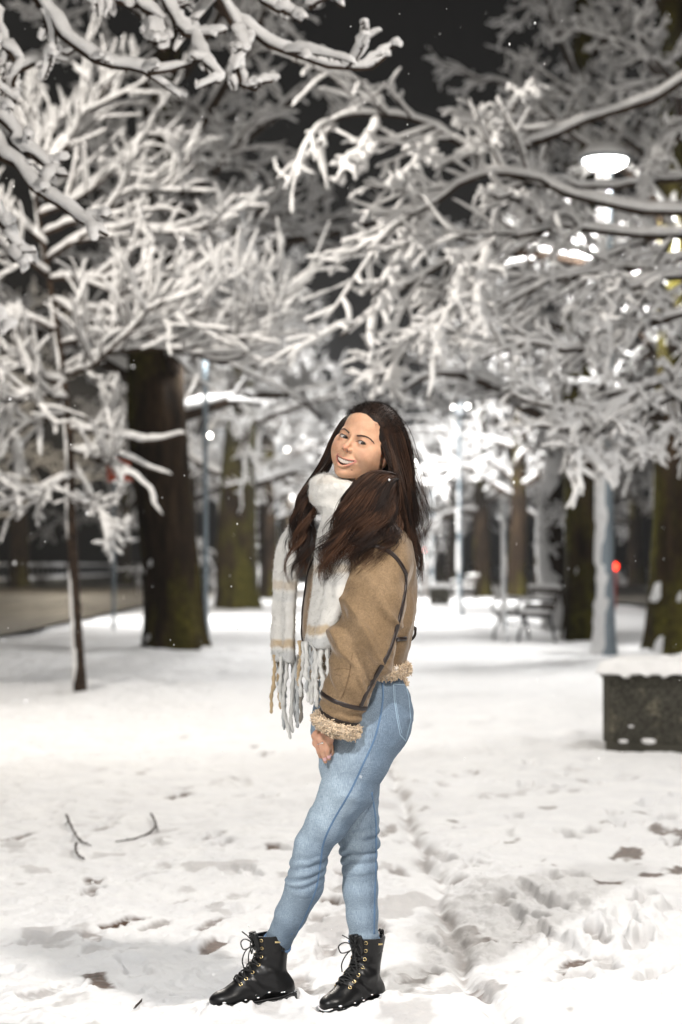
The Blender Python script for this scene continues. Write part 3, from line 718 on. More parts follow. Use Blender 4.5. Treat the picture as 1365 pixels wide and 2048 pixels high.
def fur(name, C, r, parent, n, length=.0085, squash=1.0):
    """a roll of curly shearling along a line"""
    mb = MB(); P = catmull(C, 80); R = r*(1+.14*vnoise(P*70, 4)); T, Nn, Bn = frames(P[None]); 
    v, q, t = tube_arrays(P, R, 12); v = v+.0028*np.stack([vnoise(v*160, s) for s in (1, 2, 3)], -1)
    base = V(.60, .49, .37); cc = base*(.82+.25*vnoise(v*120, 7))[:, None]; mb.add(v, q, t, cc)
    # tight curls: little hooked tufts
    f = rng.integers(0, len(q), n); Q = v[q[f]].mean(1)+rng.normal(size=(n, 3))*.0012; nn = norm(np.cross(v[q[f][:, 2]]-v[q[f][:, 0]], v[q[f][:, 3]]-v[q[f][:, 1]]))
    d = norm(nn+rng.normal(size=(n, 3))*.55); s = norm(np.cross(d, rng.normal(size=(n, 3)))); L = length*(.5+.8*rng.random((n, 1)))
    ctr = np.stack([Q-d*.001, Q+d*L*.4+s*L*.12, Q+d*L*.8+s*L*.38, Q+d*L*.72+s*L*.72], 1)
    vv, qq, tt_ = tube_arrays(ctr, np.broadcast_to(V(.0017, .0016, .0013, .0005), (n, 4)), 4)
    sh = (.80+.38*rng.random(n)); mb.add(vv, qq, tt_, np.repeat(base*sh[:, None]*V(1.04, 1, .94), 16, 0)); return mb.build(name, m_sherpa.m, parent)
dcf = norm(SH[5]-SH[4]); u_ = norm(np.cross(dcf, V(0, 1, 0))); w_ = np.cross(dcf, u_); cc_ = SH[5]+dcf*.012
fur('shearling_cuff', [cc_+.0475*(math.cos(a)*u_+math.sin(a)*w_)-dcf*.0*math.cos(a) for a in np.linspace(0, 2*PI, 25)], .0165, jk, 2600)
dcf2 = norm(FS[4]-FS[3]); u2 = norm(np.cross(dcf2, V(0, 1, 0))); w2 = np.cross(dcf2, u2)
fur('shearling_cuff', [FS[4]+dcf2*.01+.045*(math.cos(a)*u2+math.sin(a)*w2) for a in np.linspace(0, 2*PI, 25)], .015, jk, 1200)
hz = q3(716, 1340, .005); fur('shearling_hem', [hz+.122*math.cos(a)*FW+.150*math.sin(a)*LF+V(0, 0, .004*math.sin(3*a)) for a in np.linspace(0, 2*PI, 49)], .0145, jk, 4200)
nz = q3(740, 1005, .025); fur('shearling_collar', [nz+.078*math.cos(a)*FW+.084*math.sin(a)*LF+V(0, 0, -.012*math.cos(a)) for a in np.linspace(0, 2*PI, 33)], .016, jk, 1800)
# front edges of the open jacket
mb = MB(); P, N_ = kproj([(609, 1090, 0), (606, 1150, 0), (601, 1220, 0), (597, 1290, 0)], 30); ribbon(mb, P, N_, .010, .004)
mb.build('front_binding', m_trim.m, jk)

# ================================================================= scarf
sc_ = Field((-.24, -.28, .86), (.14, .14, 1.50), .0042)
RC = q3(712, 984, -.005)
lp = []
for a in np.linspace(-PI, PI, 25):
    lp.append(RC+.092*math.cos(a)*FW+.088*math.sin(a)*LF+V(0, 0, -.006+.016*math.cos(a+.6)))
sc_.chain(lp, [.036]*25, .012); sc_.chain([p+V(0, 0, -.026) for p in lp], [.034]*25, .018)
def strip(rows, k=.012): sc_.sec([(q3(*r[0]), r[1], r[2]) for r in rows], (FW, LF), k)
strip([((640, 1000, -.01), .030, .040), ((608, 1030, .005), .022, .045), ((588, 1062, .015), .019, .052), ((575, 1120, .02), .020, .056), ((570, 1200, .022), .019, .056), ((568, 1260, .022), .020, .058), ((568, 1322, .022), .018, .056)])
strip([((668, 1000, -.08), .03, .05), ((668, 1030, -.110), .024, .062), ((663, 1080, -.128), .022, .085), ((657, 1150, -.142), .022, .088), ((644, 1220, -.150), .021, .076), ((630, 1292, -.150), .019, .066)])
strip([((694, 1060, -.165), .020, .028), ((688, 1110, -.185), .022, .030), ((676, 1180, -.20), .021, .030), ((662, 1250, -.20), .019, .028), ((655, 1292, -.19), .017, .026)])
v, q = sc_.mesh(); v = relax(v, q, 1, .4); N = vnormals(v, q); zz = v[:, 2]
lat = v@LF; loopm = smooth01((zz-q3(0, 1030)[2])/.03)
fold = (np.sin(lat*88+3.4*fbm(v*V(7, 7, 3.5), 2, 3))*.0036+.0045*fbm(v*V(16, 16, 5), 3, 44))*(1-loopm)+loopm*.015*fbm(np.stack([(v@FW)*9, lat*9, zz*30+(v@FW)*10], -1), 2, 5)
v = v+N*(fold+.0016*fbm(v*60, 2, 8))[:, None]
def scol(p):
    z = p[:, 2]+.006*vnoise(p*V(50, 50, 20), 3); py = 1130-(z-CAMH)*FPX/PD; left = p[:, 1] > -.07; py = np.where(left, py, py+32)
    c = np.tile(V(.68, .66, .62), (len(p), 1)); tan = V(.50, .39, .26); gry = V(.47, .475, .47)
    w = lambda a, b: smooth01((py-a)/7)*smooth01((b-py)/7)
    for a, b, k, cc in ((1158, 1182, .55, tan), (1182, 1206, .35, gry), (1276, 1300, .95, tan), (1300, 1420, .75, gry), (985, 1005, .22, tan)):
        f = (w(a, b)*k)[:, None]; c = c*(1-f)+cc*f
    return c*(.93+.09*vnoise(p*55, 2)[:, None])
mb = MB(); mb.add(v, q, col=scol(v)); spikes(mb, v, q, 42000, .0060, .00034, rng, .75, (0, 0, -.35), scol, curl=.5); scf = mb.build('scarf', m_wool.m, person)
def tassel(px, py, dy, L, r, c, sway=0):
    mb = MB(); p = q3(px, py, dy); C = [p+V(0, 0, .012)]; x = 0; y = 0
    for i in range(1, 7):
        x += rng.normal()*.0035+sway*.004; y += rng.normal()*.003; C.append(p+V(x, y, -L*i/6))
    P = catmull(C, 64); R = .84*r*(1+.28*vnoise(P*90+px, 5)); R[-4:] *= V(.9, .8, .6, .3)
    vv, qq, tt_ = tube_arrays(P, R, 8); v3 = vv.reshape(64, 8, 3); tw = 1+.24*np.sin(2*np.arange(8)[None]*PI/4+np.arange(64)[:, None]*.62+px); vv = (P[:, None]+(v3-P[:, None])*tw[..., None]).reshape(-1, 3); cc = np.asarray(c)*(.9+.15*vnoise(vv*90, 3))[:, None]; mb.add(vv, qq, tt_, cc)
    spikes(mb, vv, qq, 330, .0050, .00034, rng, 1.0, (0, 0, -.4), lambda p: np.tile(np.asarray(c)*1.03, (len(p), 1)), curl=.5); mb.build('tassel', m_wool.m, scf)
W_, G_, T_, K_ = V(.64, .63, .60), V(.42, .43, .43), V(.46, .34, .20), V(.20, .18, .15)
for px, py, dy, L, r, c in ((550, 1318, .03, .150, .0058, T_), (556, 1320, .05, .185, .0060, G_), (563, 1322, .01, .150, .0066, W_), (569, 1322, .04, .19, .0062, G_*1.15), (575, 1322, -.005, .212, .0068, W_*.9), (582, 1322, .03, .17, .0060, G_), (588, 1322, .0, .195, .0066, W_*.88), (594, 1320, -.01, .185, .0060, G_*1.05), (598, 1318, -.02, .175, .0052, K_), (560, 1324, .045, .13, .0055, T_)): tassel(px, py, dy, L, r, c, .15)
for px, py, dy, L, r, c in ((600, 1290, -.11, .110, .0060, T_), (606, 1292, -.13, .135, .0064, W_*.95), (613, 1292, -.16, .150, .0066, W_), (620, 1292, -.15, .125, .0060, G_*1.15), (626, 1292, -.17, .155, .0062, W_*.92), (633, 1292, -.16, .12, .0062, G_), (639, 1290, -.175, .165, .0070, W_), (646, 1292, -.19, .140, .0074, W_*1.02), (653, 1292, -.20, .155, .0070, W_*1.03), (660, 1290, -.20, .13, .0060, W_)): tassel(px, py, dy, L, r, c, .1)

# ================================================================= hair
hr = MB(); rh = np.random.default_rng(5)
CAPC = V(0, .016, .034)
cf_ = Field((-.10, -.095, -.10), (.10, .13, .135), .0028)
cf_.ell(CAPC, (.0785, .0975, .0850), .01); cf_.ell((0, .05, -.04), (.074, .062, .075), .03)
# open the face: a tilted egg cut away in front
cf_.ell((0, -.085, -.014), (.0640, .080, .0850), .012, cut=True); cf_.ell((.0, -.06, -.10), (.08, .07, .07), .012, cut=True)
v, q = cf_.mesh(); v = relax(v, q, 2, .5)
hr.add(h2w(v+.0012*np.stack([fbm(v*V(60, 60, 60), 2, s) for s in (1, 2, 3)], -1)), q, col=V(.010, .0055, .004))
spikes(hr, h2w(v), q, 5200, .013, .0006, rh, 1.3, (0, 0, -.1), lambda p: np.tile(V(.010, .006, .0045), (len(p), 1)), mask=(v[q].mean(1)[:, 2] > .055)*1.0, curl=1.2)
def outside(P):
    """push points out of the hair cap"""
    L = w2h(P); d = (L-CAPC)/V(.0795, .0985, .0860); k = np.linalg.norm(d, axis=-1, keepdims=True); w = np.where((k < 1) & (L[..., 1:2] > -.07), 1/np.maximum(k, .3), 1)
    return h2w(CAPC+(L-CAPC)*w)
def bundle(G, n, spread, wave, r, push=True, m=34, tipfan=1.0, dark=1.0, seed=0, cut=.45, cl=16):
    G = [catmull([q3(*p) for p in g], m) for g in G]; G = np.array(G)
    a = rh.random(n); nc = max(2, n//cl); cr = np.random.default_rng(seed+9); clump = rh.integers(0, nc, n); ca = cr.random(nc)
    a = np.clip(ca[clump]+rh.normal(size=n)*.05, 0, .9999)*(len(G)-1); i = a.astype(int); u = (a-i)[:, None, None]
    end = np.clip((1-cut*cr.random(nc)[clump]**1.6)+rh.normal(size=n)*.05, .35, 1)
    t = np.linspace(0, 1, m)[None]*end[:, None]; x = t*(m-1); k = np.minimum(x.astype(int), m-2); w = (x-k)[..., None]; b = np.arange(n)[:, None]
    P0 = G[i]*(1-u)+G[i+1]*u; P = P0[b, k]*(1-w)+P0[b, k+1]*w; t = t[..., None]
    CO = cr.normal(size=(nc, 3)); PH = cr.random(nc)*6.28; FQ = 1.7+1.3*cr.random(nc); AM = .55+.9*cr.random(nc)
    off = (CO[clump]*.75)[:, None]*spread*(.2+.6*t*tipfan+.9*t*t)*V(1, 1, .5)+rh.normal(size=(n, 1, 3))*spread*.26*(.25+.75*np.sin(np.minimum(t, 1)*PI*.85)+.5*t**3)*V(1, 1, .6)
    ph = PH[clump][:, None, None]+rh.normal(size=(n, 1, 1))*.22; g = smooth01((t-.25)/.55)*(wave*AM[clump])[:, None, None]
    P = P+off+g*np.concatenate([np.sin(ph+t*FQ[clump][:, None, None]*2*PI), .9*np.cos(ph+t*FQ[clump][:, None, None]*2*PI), .3*np.sin(ph*2+t*9)], -1)
    if push: P = np.where((t > .07) & (t < .8), outside(P), P)
    R = r*(.65+.7*rh.random((n, 1)))*np.clip(1.15-np.linspace(0, 1, m)[None]**1.6*1.05, .12, 1)
    vv, qq, tt_ = tube_arrays(P, R, 4)
    tone = np.clip(cr.random(nc)[clump]*.95+rh.random(n)*.28-.05, 0, 1.2)[:, None]**2.3
    c0 = V(.010, .0052, .0038)*dark; c1 = V(.080, .036, .018)*dark
    cc = c0+(c1-c0)*tone[..., None]*(.18+.82*np.clip(t, 0, 1)**.8); hr.add(vv, qq, tt_, np.repeat(cc.reshape(-1, 3), 4, 0))
# A: over the crown and down her back
bundle([[(726, 836, -.06), (748, 842, -.085), (765, 866, -.088), (776, 902, -.095), (789, 945, -.130), (797, 1000, -.150), (806, 1060, -.135), (815, 1120, -.11), (822, 1180, -.10)],
        [(724, 834, -.05), (755, 835, -.08), (780, 870, -.085), (792, 915, -.080), (803, 970, -.090), (811, 1030, -.07), (820, 1085, 0), (825, 1140, -.01), (828, 1195, -.02)],
        [(722, 834, -.05), (760, 826, -.07), (795, 855, -.05), (810, 905, -.02), (815, 960, .01), (823, 1020, .02), (826, 1075, .03), (829, 1130, .03), (832, 1175, .02)],
        [(718, 832, -.04), (755, 815, -.02), (800, 846, .02), (817, 905, .04), (821, 960, .05), (822, 1010, .05), (828, 1060, .05), (832, 1105, .05), (828, 1140, .05)]], 1300, .0070, .0140, .00105, seed=1, cut=.42, cl=30)
# B: swept from behind the ear over the near shoulder to the front
bundle([[(800, 966, -.01), (784, 947, -.115), (747, 943, -.175), (714, 965, -.20), (690, 1000, -.205), (674, 1045, -.205), (660, 1085, -.20), (646, 1122, -.20), (640, 1165, -.20)],
        [(801, 968, -.01), (787, 951, -.13), (757, 951, -.185), (726, 980, -.21), (704, 1018, -.215), (688, 1060, -.215), (672, 1105, -.21), (664, 1160, -.205)],
        [(802, 970, -.01), (791, 955, -.125), (770, 962, -.19), (746, 995, -.215), (728, 1035, -.22), (712, 1070, -.225), (700, 1105, -.225), (690, 1155, -.225)],
        [(804, 973, -.01), (795, 962, -.11), (782, 976, -.17), (766, 1010, -.20), (754, 1045, -.215), (744, 1075, -.222), (734, 1105, -.228), (720, 1150, -.228)],
        [(806, 977, -.01), (799, 970, -.09), (791, 990, -.14), (782, 1022, -.18), (776, 1050, -.195), (772, 1078, -.20), (768, 1105, -.21), (764, 1150, -.215)],
        [(809, 982, -.01), (804, 980, -.06), (801, 1000, -.10), (797, 1030, -.13), (795, 1058, -.145), (796, 1085, -.15), (802, 1112, -.15), (808, 1155, -.15)]], 1700, .0090, .0200, .00105, push=False, dark=1.25, seed=2, cut=.62, cl=26)
# C: the far side, falling behind the face and in front of her far shoulder
bundle([[(718, 834, -.05), (698, 838, -.05), (684, 866, -.02), (670, 905, .01), (654, 940, .01), (630, 980, -.03), (618, 1030, -.06), (612, 1080, -.075), (604, 1125, -.085), (594, 1165, -.09)],
        [(718, 834, -.04), (694, 836, .00), (676, 868, .03), (660, 910, .05), (640, 950, .02), (614, 990, -.02), (604, 1035, -.04), (598, 1080, -.055), (592, 1115, -.06), (582, 1155, -.065)],
        [(720, 834, -.02), (693, 834, .03), (668, 870, .06), (648, 915, .07), (626, 960, .02), (604, 1000, -.01), (592, 1040, -.03), (588, 1075, -.045), (594, 1105, -.05), (580, 1140, -.055)]], 800, .0080, .0200, .00105, seed=3, cut=.38, cl=28)
# scalp strands near the parting, and stray fly-aways
bundle([[(714, 843, -.06), (720, 829, -.09), (736, 816, -.05), (752, 817, -.01), (772, 829, .03), (790, 850, .06)], [(706, 842, -.05), (707, 829, -.07), (722, 815, -.03), (742, 812, .0), (766, 820, .05), (790, 845, .09)], [(728, 846, -.07), (738, 836, -.100), (754, 831, -.085), (769, 846, -.06), (784, 866, -.03), (800, 895, .0)], [(740, 852, -.07), (750, 845, -.095), (764, 852, -.08), (774, 872, -.075), (784, 900, -.05), (796, 930, -.02)]], 700, .004, .0020, .0008, m=20, dark=.5, seed=4, cut=.2)
bundle([[(750, 848, -.05), (758, 858, -.090), (762, 875, -.092), (766, 895, -.095), (776, 920, -.100), (789, 950, -.135), (796, 990, -.150)], [(752, 848, -.05), (764, 860, -.088), (770, 878, -.090), (775, 898, -.092), (784, 922, -.095), (795, 955, -.115), (803, 1000, -.12)], [(752, 845, -.05), (770, 862, -.08), (779, 882, -.080), (785, 905, -.078), (791, 930, -.08), (800, 965, -.09), (808, 1010, -.09)]], 520, .0035, .003, .0008, push=False, m=24, dark=.8, seed=8, cut=.1)
bundle([[(735, 822, -.05), (775, 824, -.03), (806, 856, 0), (824, 910, .02), (830, 970, .03), (838, 1040, .03), (850, 1080, .03), (842, 1110, .03)], [(735, 822, -.05), (772, 820, .0), (802, 852, 0.02), (820, 910, .03), (834, 970, .03), (844, 1040, .03), (840, 1080, .03), (852, 1130, .03)]], 110, .013, .016, .00055, seed=6, cl=5)
bundle([[(796, 952, -.08), (750, 957, -.2), (700, 1000, -.215), (670, 1060, -.21), (650, 1085, -.2), (636, 1110, -.2), (650, 1135, -.2), (668, 1160, -.2)], [(797, 955, -.08), (770, 968, -.2), (740, 1020, -.215), (715, 1070, -.225), (690, 1100, -.225), (680, 1120, -.225), (690, 1145, -.225), (706, 1150, -.225)]], 220, .014, .016, .0006, push=False, seed=7, cut=.4, cl=6)
hr.build('hair', m_hair.m, person)
# ================================================================= snow, roads
def W(px, py, Y):
    """a real place: photo direction at distance Y from the camera"""
    return V((px-682.5)*Y/FPX, Y, CAMH+(1130-py)*Y/FPX)
def gY(py): return CAMH*FPX/(py-1130)
def gpos(px, py): Y = gY(py); return V((px-682.5)*Y/FPX, Y, 0)
rg = np.random.default_rng(3)
# footprints: place, heading, depth, how much soil shows
prints = [(gpos(px, py), h, d, s) for px, py, h, d, s in (
    (178, 1792, 80, .030, .75), (362, 1806, 70, .030, .55), (246, 1848, 60, .020, 1.0), (422, 1893, 75, .034, .85), (100, 1972, 50, .030, .45), (632, 1850, 80, .024, .6), (468, 1797, 85, .020, .35), (420, 1856, 80, .018, .7),
    (330, 1735, 85, .018, .35), (545, 1705, 95, .016, .9), (280, 1895, 70, .014, .2), (680, 1780, 85, .02, .45), (60, 1880, 65, .02, .3), (655, 1893, 80, .016, .3), (300, 1755, 70, .012, .2), (200, 1530, 80, .02, .25), (370, 1470, 85, .02, .3), (105, 1500, 85, .02, .2), (300, 1528, 80, .02, .2),
    (1110, 1775, 100, .035, .3), (1135, 1690, 100, .03, .3), (1230, 1650, 85, .035, .5), (1345, 1705, 80, .035, .8), (1090, 1830, 110, .03, .2), (1280, 1900, 70, .05, .25), (1300, 1965, 60, .05, .25), (1030, 1655, 90, .02, .2), (1000, 1600, 95, .02, .2), (1190, 1570, 85, .03, .1), (1060, 1530, 85, .03, .1),
    (950, 1985, 95, .03, .7), (900, 1880, 95, .02, .4), (830, 1960, 100, .012, .3), (1190, 1890, 95, .03, .5), (1210, 1930, 90, .03, .4), (880, 1720, 95, .02, .3), (540, 1600, 90, .016, .2), (120, 1610, 75, .03, .15), (40, 1640, 75, .03, .15), (250, 1600, 80, .02, .15), (430, 1560, 85, .015, .2))]
for i_ in range(120):      # older, half filled prints of other walkers
    Yp = 6.0+8.5*rg.random()**1.5; prints.append((V(rg.uniform(-.19, .19)*Yp, Yp, 0), rg.uniform(60, 115), rg.uniform(.015, .04), rg.choice([.05, .15, .3, .6, .9])))
def lineX(Y): return np.interp(Y, [4, 6.12, 7.5, 9.0, 11.7, 16, 25], [.45, .40, .375, .335, .29, .25, .2])
def ground_h(x, y, detail=True):
    p = np.stack([x, y], -1); z = .030*fbm(p*.55, 3, 1)+.016*fbm(p*V(2.1, 1.6), 3, 2)
    right = smooth01((x-lineX(y))/.12)*smooth01((14-y)/5)
    soil = np.zeros_like(x)
    for px, py, rr in ((345, 1300, .55), (474, 1216, .7), (1168, 1284, .42), (1128, 1262, .5), (1352, 1308, .55), (160, 1386, .14), (1211, 1311, .25), (540, 1196, .5), (1034, 1196, .5)):
        c = gpos(px, py); d2 = ((x-c[0])**2+(y-c[1])**2)/rr**2; z = z+.15*min(rr, .6)*np.exp(-d2)*(1+.9*vnoise(p*3.1, 77))
    if detail:
        z = z+.0085*fbm(p*V(7, 6), 3, 4)+.006*np.abs(fbm(p*V(3.1, 4.4), 3, 71))
        cr = fbm(p*V(19, 17), 4, 6); ch = np.abs(fbm(p*V(6, 5.2), 3, 9))
        churn = right*(.35+.65*smooth01(fbm(p*1.3, 2, 14)*1.6+.5)); z = z+churn*(.014*ch+.011*np.maximum(cr, -.3))+.0052*cr*(1-right)+.0042*fbm(p*V(44, 40), 2, 91)*smooth01((10-y)/3)
        lump = smooth01((fbm(p*V(4.2, 3.6), 3, 33)-.42)/.25)*churn; z = z+lump*.016*(1+.5*cr)
        # edge of the paved strip: a shallow groove with dirt in it
        e = x-lineX(y)-.03*fbm(np.stack([y*3, x*0], -1), 2, 8); g = np.exp(-(e/.035)**2)*smooth01((17-y)/6); z = z-.026*g; soil = np.maximum(soil, g*smooth01(fbm(p*V(11, 9), 3, 5)*1.2+.25)*.55)
        z = z+.014*(e > 0)*smooth01(e/.03)*smooth01((14-y)/5)
        soil = np.maximum(soil, .85*smooth01((fbm(p*V(5, 3.4), 4, 40)-.62)/.25)*smooth01((13-y)/5)*(.35+.65*right))
        for c, h, d, s in prints:
            m = (np.abs(x-c[0]) < .3) & (np.abs(y-c[1]) < .3)
            if not m.any(): continue
            a = math.radians(h); dx = x[m]-c[0]; dy = y[m]-c[1]; u = dx*math.cos(a)+dy*math.sin(a); w = -dx*math.sin(a)+dy*math.cos(a)
            wid = .047-.010*np.exp(-((u+.02)/.05)**2); k = np.hypot(np.maximum(np.abs(u)-.085, 0), w)-wid; k = k+.010*cr[m]
            ins = smooth01(-k/.018); rim = np.exp(-((k-.014)/.016)**2)
            z[m] = z[m]*(1-.5*ins)-.42*d*ins+.16*d*rim+ins*.0035*np.sin(u*190); soil[m] = np.maximum(soil[m], s*ins*smooth01(.9+.9*cr[m]+.25*np.sin(u*190)))
    # keep the snow level under her boots
    r2 = ((x+.05)/.42)**2+((y-PD-.06)/.22)**2; f = np.exp(-r2**2); z = z*(1-.75*f)+.028*f
    if detail:     # her boots press into the snow and push it up round the soles
        for c, h in ((V(-.195, PD+.068), 202), (V(.062, PD+.072), 230)):
            m = (np.abs(x-c[0]) < .4) & (np.abs(y-c[1]) < .4)
            if not m.any(): continue
            a = math.radians(h); dx = x[m]-c[0]; dy = y[m]-c[1]; u = dx*math.cos(a)+dy*math.sin(a)-.048; w = -dx*math.sin(a)+dy*math.cos(a); pm = np.stack([x[m], y[m]], -1)
            k = np.hypot(np.maximum(np.abs(u)-.085, 0), w)-.046; ins = smooth01(-k/.012); rim = np.exp(-((k-.016)/.020)**2)*(.65+.6*vnoise(pm*28, 4)+.4*vnoise(pm*70, 5))
            z[m] = z[m]*(1-ins)+.004*ins+.024*np.maximum(rim, 0)*(1-ins)
    return z, soil
def grid(us, Ys, detail=True):
    U, Yg = np.meshgrid(us, Ys); X = U*Yg; z, s = ground_h(X, Yg, detail); nx = len(us); ny = len(Ys)
    i = np.arange(ny-1)[:, None]*nx; j = np.arange(nx-1)[None]; q = np.stack([i+j, i+j+1, i+nx+j+1, i+nx+j], -1).reshape(-1, 4)
    return np.stack([X, Yg, z], -1).reshape(-1, 3), q, s.ravel()
m_snow = Mat('snow_ground', .75, spec=.25)
at = m_snow.n('ShaderNodeAttribute', attribute_name='Col'); sep = m_snow.n('ShaderNodeSeparateColor'); m_snow.l(at.outputs['Color'], sep.inputs[0])
soil = m_snow.ramp(m_snow.noise(40, 5, .7), [(.3, (.035, .018, .010)), (.6, (.11, .062, .036)), (.8, (.34, .27, .22))])
white = m_snow.ramp(m_snow.noise(3.5, 6, .7), [(.3, (.74, .74, .75)), (.65, (.84, .838, .835))])
m_snow.color(m_snow.mix(white, soil, sep.outputs[0])); m_snow.bump(m_snow.noise(70, 6, .75), .6, .014); m_snow.bump(m_snow.noise(420, 3, .7), .5, .003)
us = np.concatenate([np.linspace(-1.2, -.25, 50)[:-1], np.linspace(-.25, .25, 560), np.linspace(.25, 1.2, 50)[1:]])
Ys = np.concatenate([3.2*np.exp(np.linspace(0, math.log(5.4/3.2), 120))[:-1], 5.4*np.exp(np.linspace(0, math.log(10/5.4), 620))[:-1], 10*np.exp(np.linspace(0, math.log(3.4), 420))])
mb = MB(); v, q, s = grid(us, Ys); mb.add(v, q, col=np.stack([s, s*0, s*0], -1))
us2 = np.linspace(-1.2, 1.2, 240); Y2 = 34*np.exp(np.linspace(0, math.log(420/34), 130)); v, q, s = grid(us2, Y2); v[:, 2] -= .02*(v[:, 1] > 35)
mb.add(v, q, col=(0, 0, 0))
g = mb.build('snow_ground', m_snow.m); tag(g, kind='structure', label='trampled snow with footprints covering the park avenue', cat='ground')
mb = MB(); mb.add([(-700, -60, -.20), (700, -60, -.20), (700, 1500, -.20), (-700, 1500, -.20)], [(0, 1, 2, 3)], col=(0, 0, 0))
g = mb.build('ground', m_snow.m); tag(g, kind='structure', label='wide snow field under and around the avenue', cat='ground')
m_road = Mat('wet_road', .62, spec=.2); vv = m_road.coord((1.2, .08, 1)); rn = m_road.noise(1.6, 5, .6, vv)
m_road.color(m_road.ramp(rn, [(.38, (.022, .019, .015)), (.56, (.06, .053, .041)), (.74, (.26, .235, .19))])); m_road.bump(m_road.noise(6, 4), .2, .01)  # paler streaks along the road, part of its base colour
for nm, x0, x1, lb in (('road', -17.0, -5.6, 'dark wet road with pale streaks beyond the trees on the left side'), ('road', 8.6, 16, 'dark road passing behind the trees on the right side')):
    mb = MB(); n = 40; yy = np.linspace(14, 420, n); xa = np.full(n, x0); xb = np.full(n, x1)
    e = x1 if x0 < 0 else x0; jag = .18*vnoise(np.stack([yy*.9, yy*0], -1), 3)
    if x0 < 0: xb = xb+jag
    else: xa = xa+jag
    v = np.stack([np.stack([xa, yy, np.full(n, .085)], -1), np.stack([xb, yy, np.full(n, .085)], -1)], 1).reshape(-1, 3)
    i = np.arange(n-1)*2; mb.add(v, np.stack([i, i+1, i+3, i+2], -1)); r = mb.build(nm, m_road.m); tag(r, kind='structure', label=lb, cat='road')
# falling snow
mb = MB(); rf = np.random.default_rng(23); n = 900
Yf = rf.uniform(3.0, 13, n); c = np.stack([rf.uniform(-.19, .19, n)*Yf, Yf, rf.uniform(.05, 1.2+.28*13, n)], -1); c = c[c[:, 2] < CAMH+.28*c[:, 1]]; n = len(c)
o = np.array([(1, 0, 0), (-1, 0, 0), (0, 1, 0), (0, -1, 0), (0, 0, 1), (0, 0, -1)], float); sz = rf.uniform(.0008, .0024, (n, 1, 1))
v = (c[:, None]+o[None]*sz*V(1, 1, 1.7)).reshape(-1, 3); t = np.array([(0, 2, 4), (2, 1, 4), (1, 3, 4), (3, 0, 4), (2, 0, 5), (1, 2, 5), (3, 1, 5), (0, 3, 5)]); mb.add(v, tris=(t[None]+np.arange(n)[:, None, None]*6).reshape(-1, 3))
fl = mb.build('snowflakes', Mat('snowflake', .6, color=(.9, .9, .9)).m); tag(fl, kind='stuff', label='tiny snowflakes drifting down through the air', cat='snow')
# twigs lying on the snow
m_twig = Mat('twig_bark', .8, color=(.03, .018, .013))
def gz(p): return float(ground_h(np.array([p[0]]), np.array([p[1]]))[0][0])
def twig(pts, forks, label, r=.0046):
    mb = MB(); Q = []
    for px, py, up in pts: p = gpos(px, py); p[2] = gz(p)+up; Q.append(p)
    o = Q[0].copy(); add_tube(mb, [p-o for p in Q], [r*1.3, r, r*.9, r*.5], 6, 22)
    for f in forks:
        F = []
        for px, py, up in f: p = gpos(px, py); p[2] = gz(p)+up; F.append(p-o)
        add_tube(mb, F, [r*.8, r*.6, r*.3], 5, 10)
    P = catmull([p-o for p in Q], 22)
    for i in range(2, 20, 4): add_tube(mb, [P[i], P[i]+V(.004*(-1)**i, .003, .008)], [r*.9, r*.5], 5, 3)
    t = mb.build('twig', m_twig.m); t.location = o; tag(t, label, 'twig', 'fallen twigs on the snow')
twig([(133, 1650, .035), (145, 1664, .02), (160, 1682, .012), (183, 1690, .008)], [[(138, 1655, .03), (131, 1658, .02)]], 'dark forked twig sticking up from the snow, above the hooked twig')
twig([(153, 1695, .03), (152, 1705, .02), (160, 1716, .012), (170, 1722, .006)], [[(153, 1697, .028), (149, 1700, .02)]], 'short hooked dark twig in the snow just below the forked twig')
twig([(303, 1644, .035), (312, 1657, .02), (298, 1668, .01), (270, 1674, .008), (232, 1681, .008)], [[(310, 1656, .02), (318, 1660, .006)]], 'long thin twig half buried in snow nearest to the woman’s knees'.replace('’', "'"))
twig([(283, 1993, .010), (276, 2003, .012), (268, 2018, .010)], [[(276, 2003, .012), (271, 2008, .008)]], "small snow dusted twig left of the toe of the front boot", .0025)
# ================================================================= trees
def bark(name, lo, hi, dark):
    m_bark = Mat(name, .9, spec=.12)
    bvec = m_bark.coord((3.2, 3.2, .55)); bn = m_bark.noise(2.6, 6, .68, bvec)
    bc = m_bark.ramp(bn, [(.30, (.005, .0035, .0022)), (.52, tuple(x*dark for x in (.026, .016, .009))), (.75, tuple(x*dark for x in (.065, .042, .022)))])
    ms = m_bark.ramp(m_bark.noise(.9, 5, .7, m_bark.coord((1.3, 1.3, .5))), [(lo, (0, 0, 0)), (hi, (1, 1, 1))])
    mossc = m_bark.ramp(m_bark.noise(9, 4, .7), [(.3, (.022, .022, .003)), (.7, (.11, .094, .016))])
    m_bark.color(m_bark.mix(bc, mossc, ms)); m_bark.bump(bn, .9, .05)
    return m_bark
m_bark = bark('dark_bark', .50, .66, .85); m_moss = bark('mossy_bark', .40, .58, 1.0)
m_twigb = Mat('branch_bark', .85, spec=.2); m_twigb.color(m_twigb.ramp(m_twigb.noise(14, 4), [(.3, (.012, .008, .006)), (.7, (.055, .036, .024))]))
m_bsn = Mat('branch_snow', .8, spec=.2); m_bsn.color(m_bsn.ramp(m_bsn.noise(9, 4, .6), [(.3, (.72, .715, .71)), (.65, (.84, .835, .83))])); m_bsn.bump(m_bsn.noise(24, 5, .7), .5, .02)
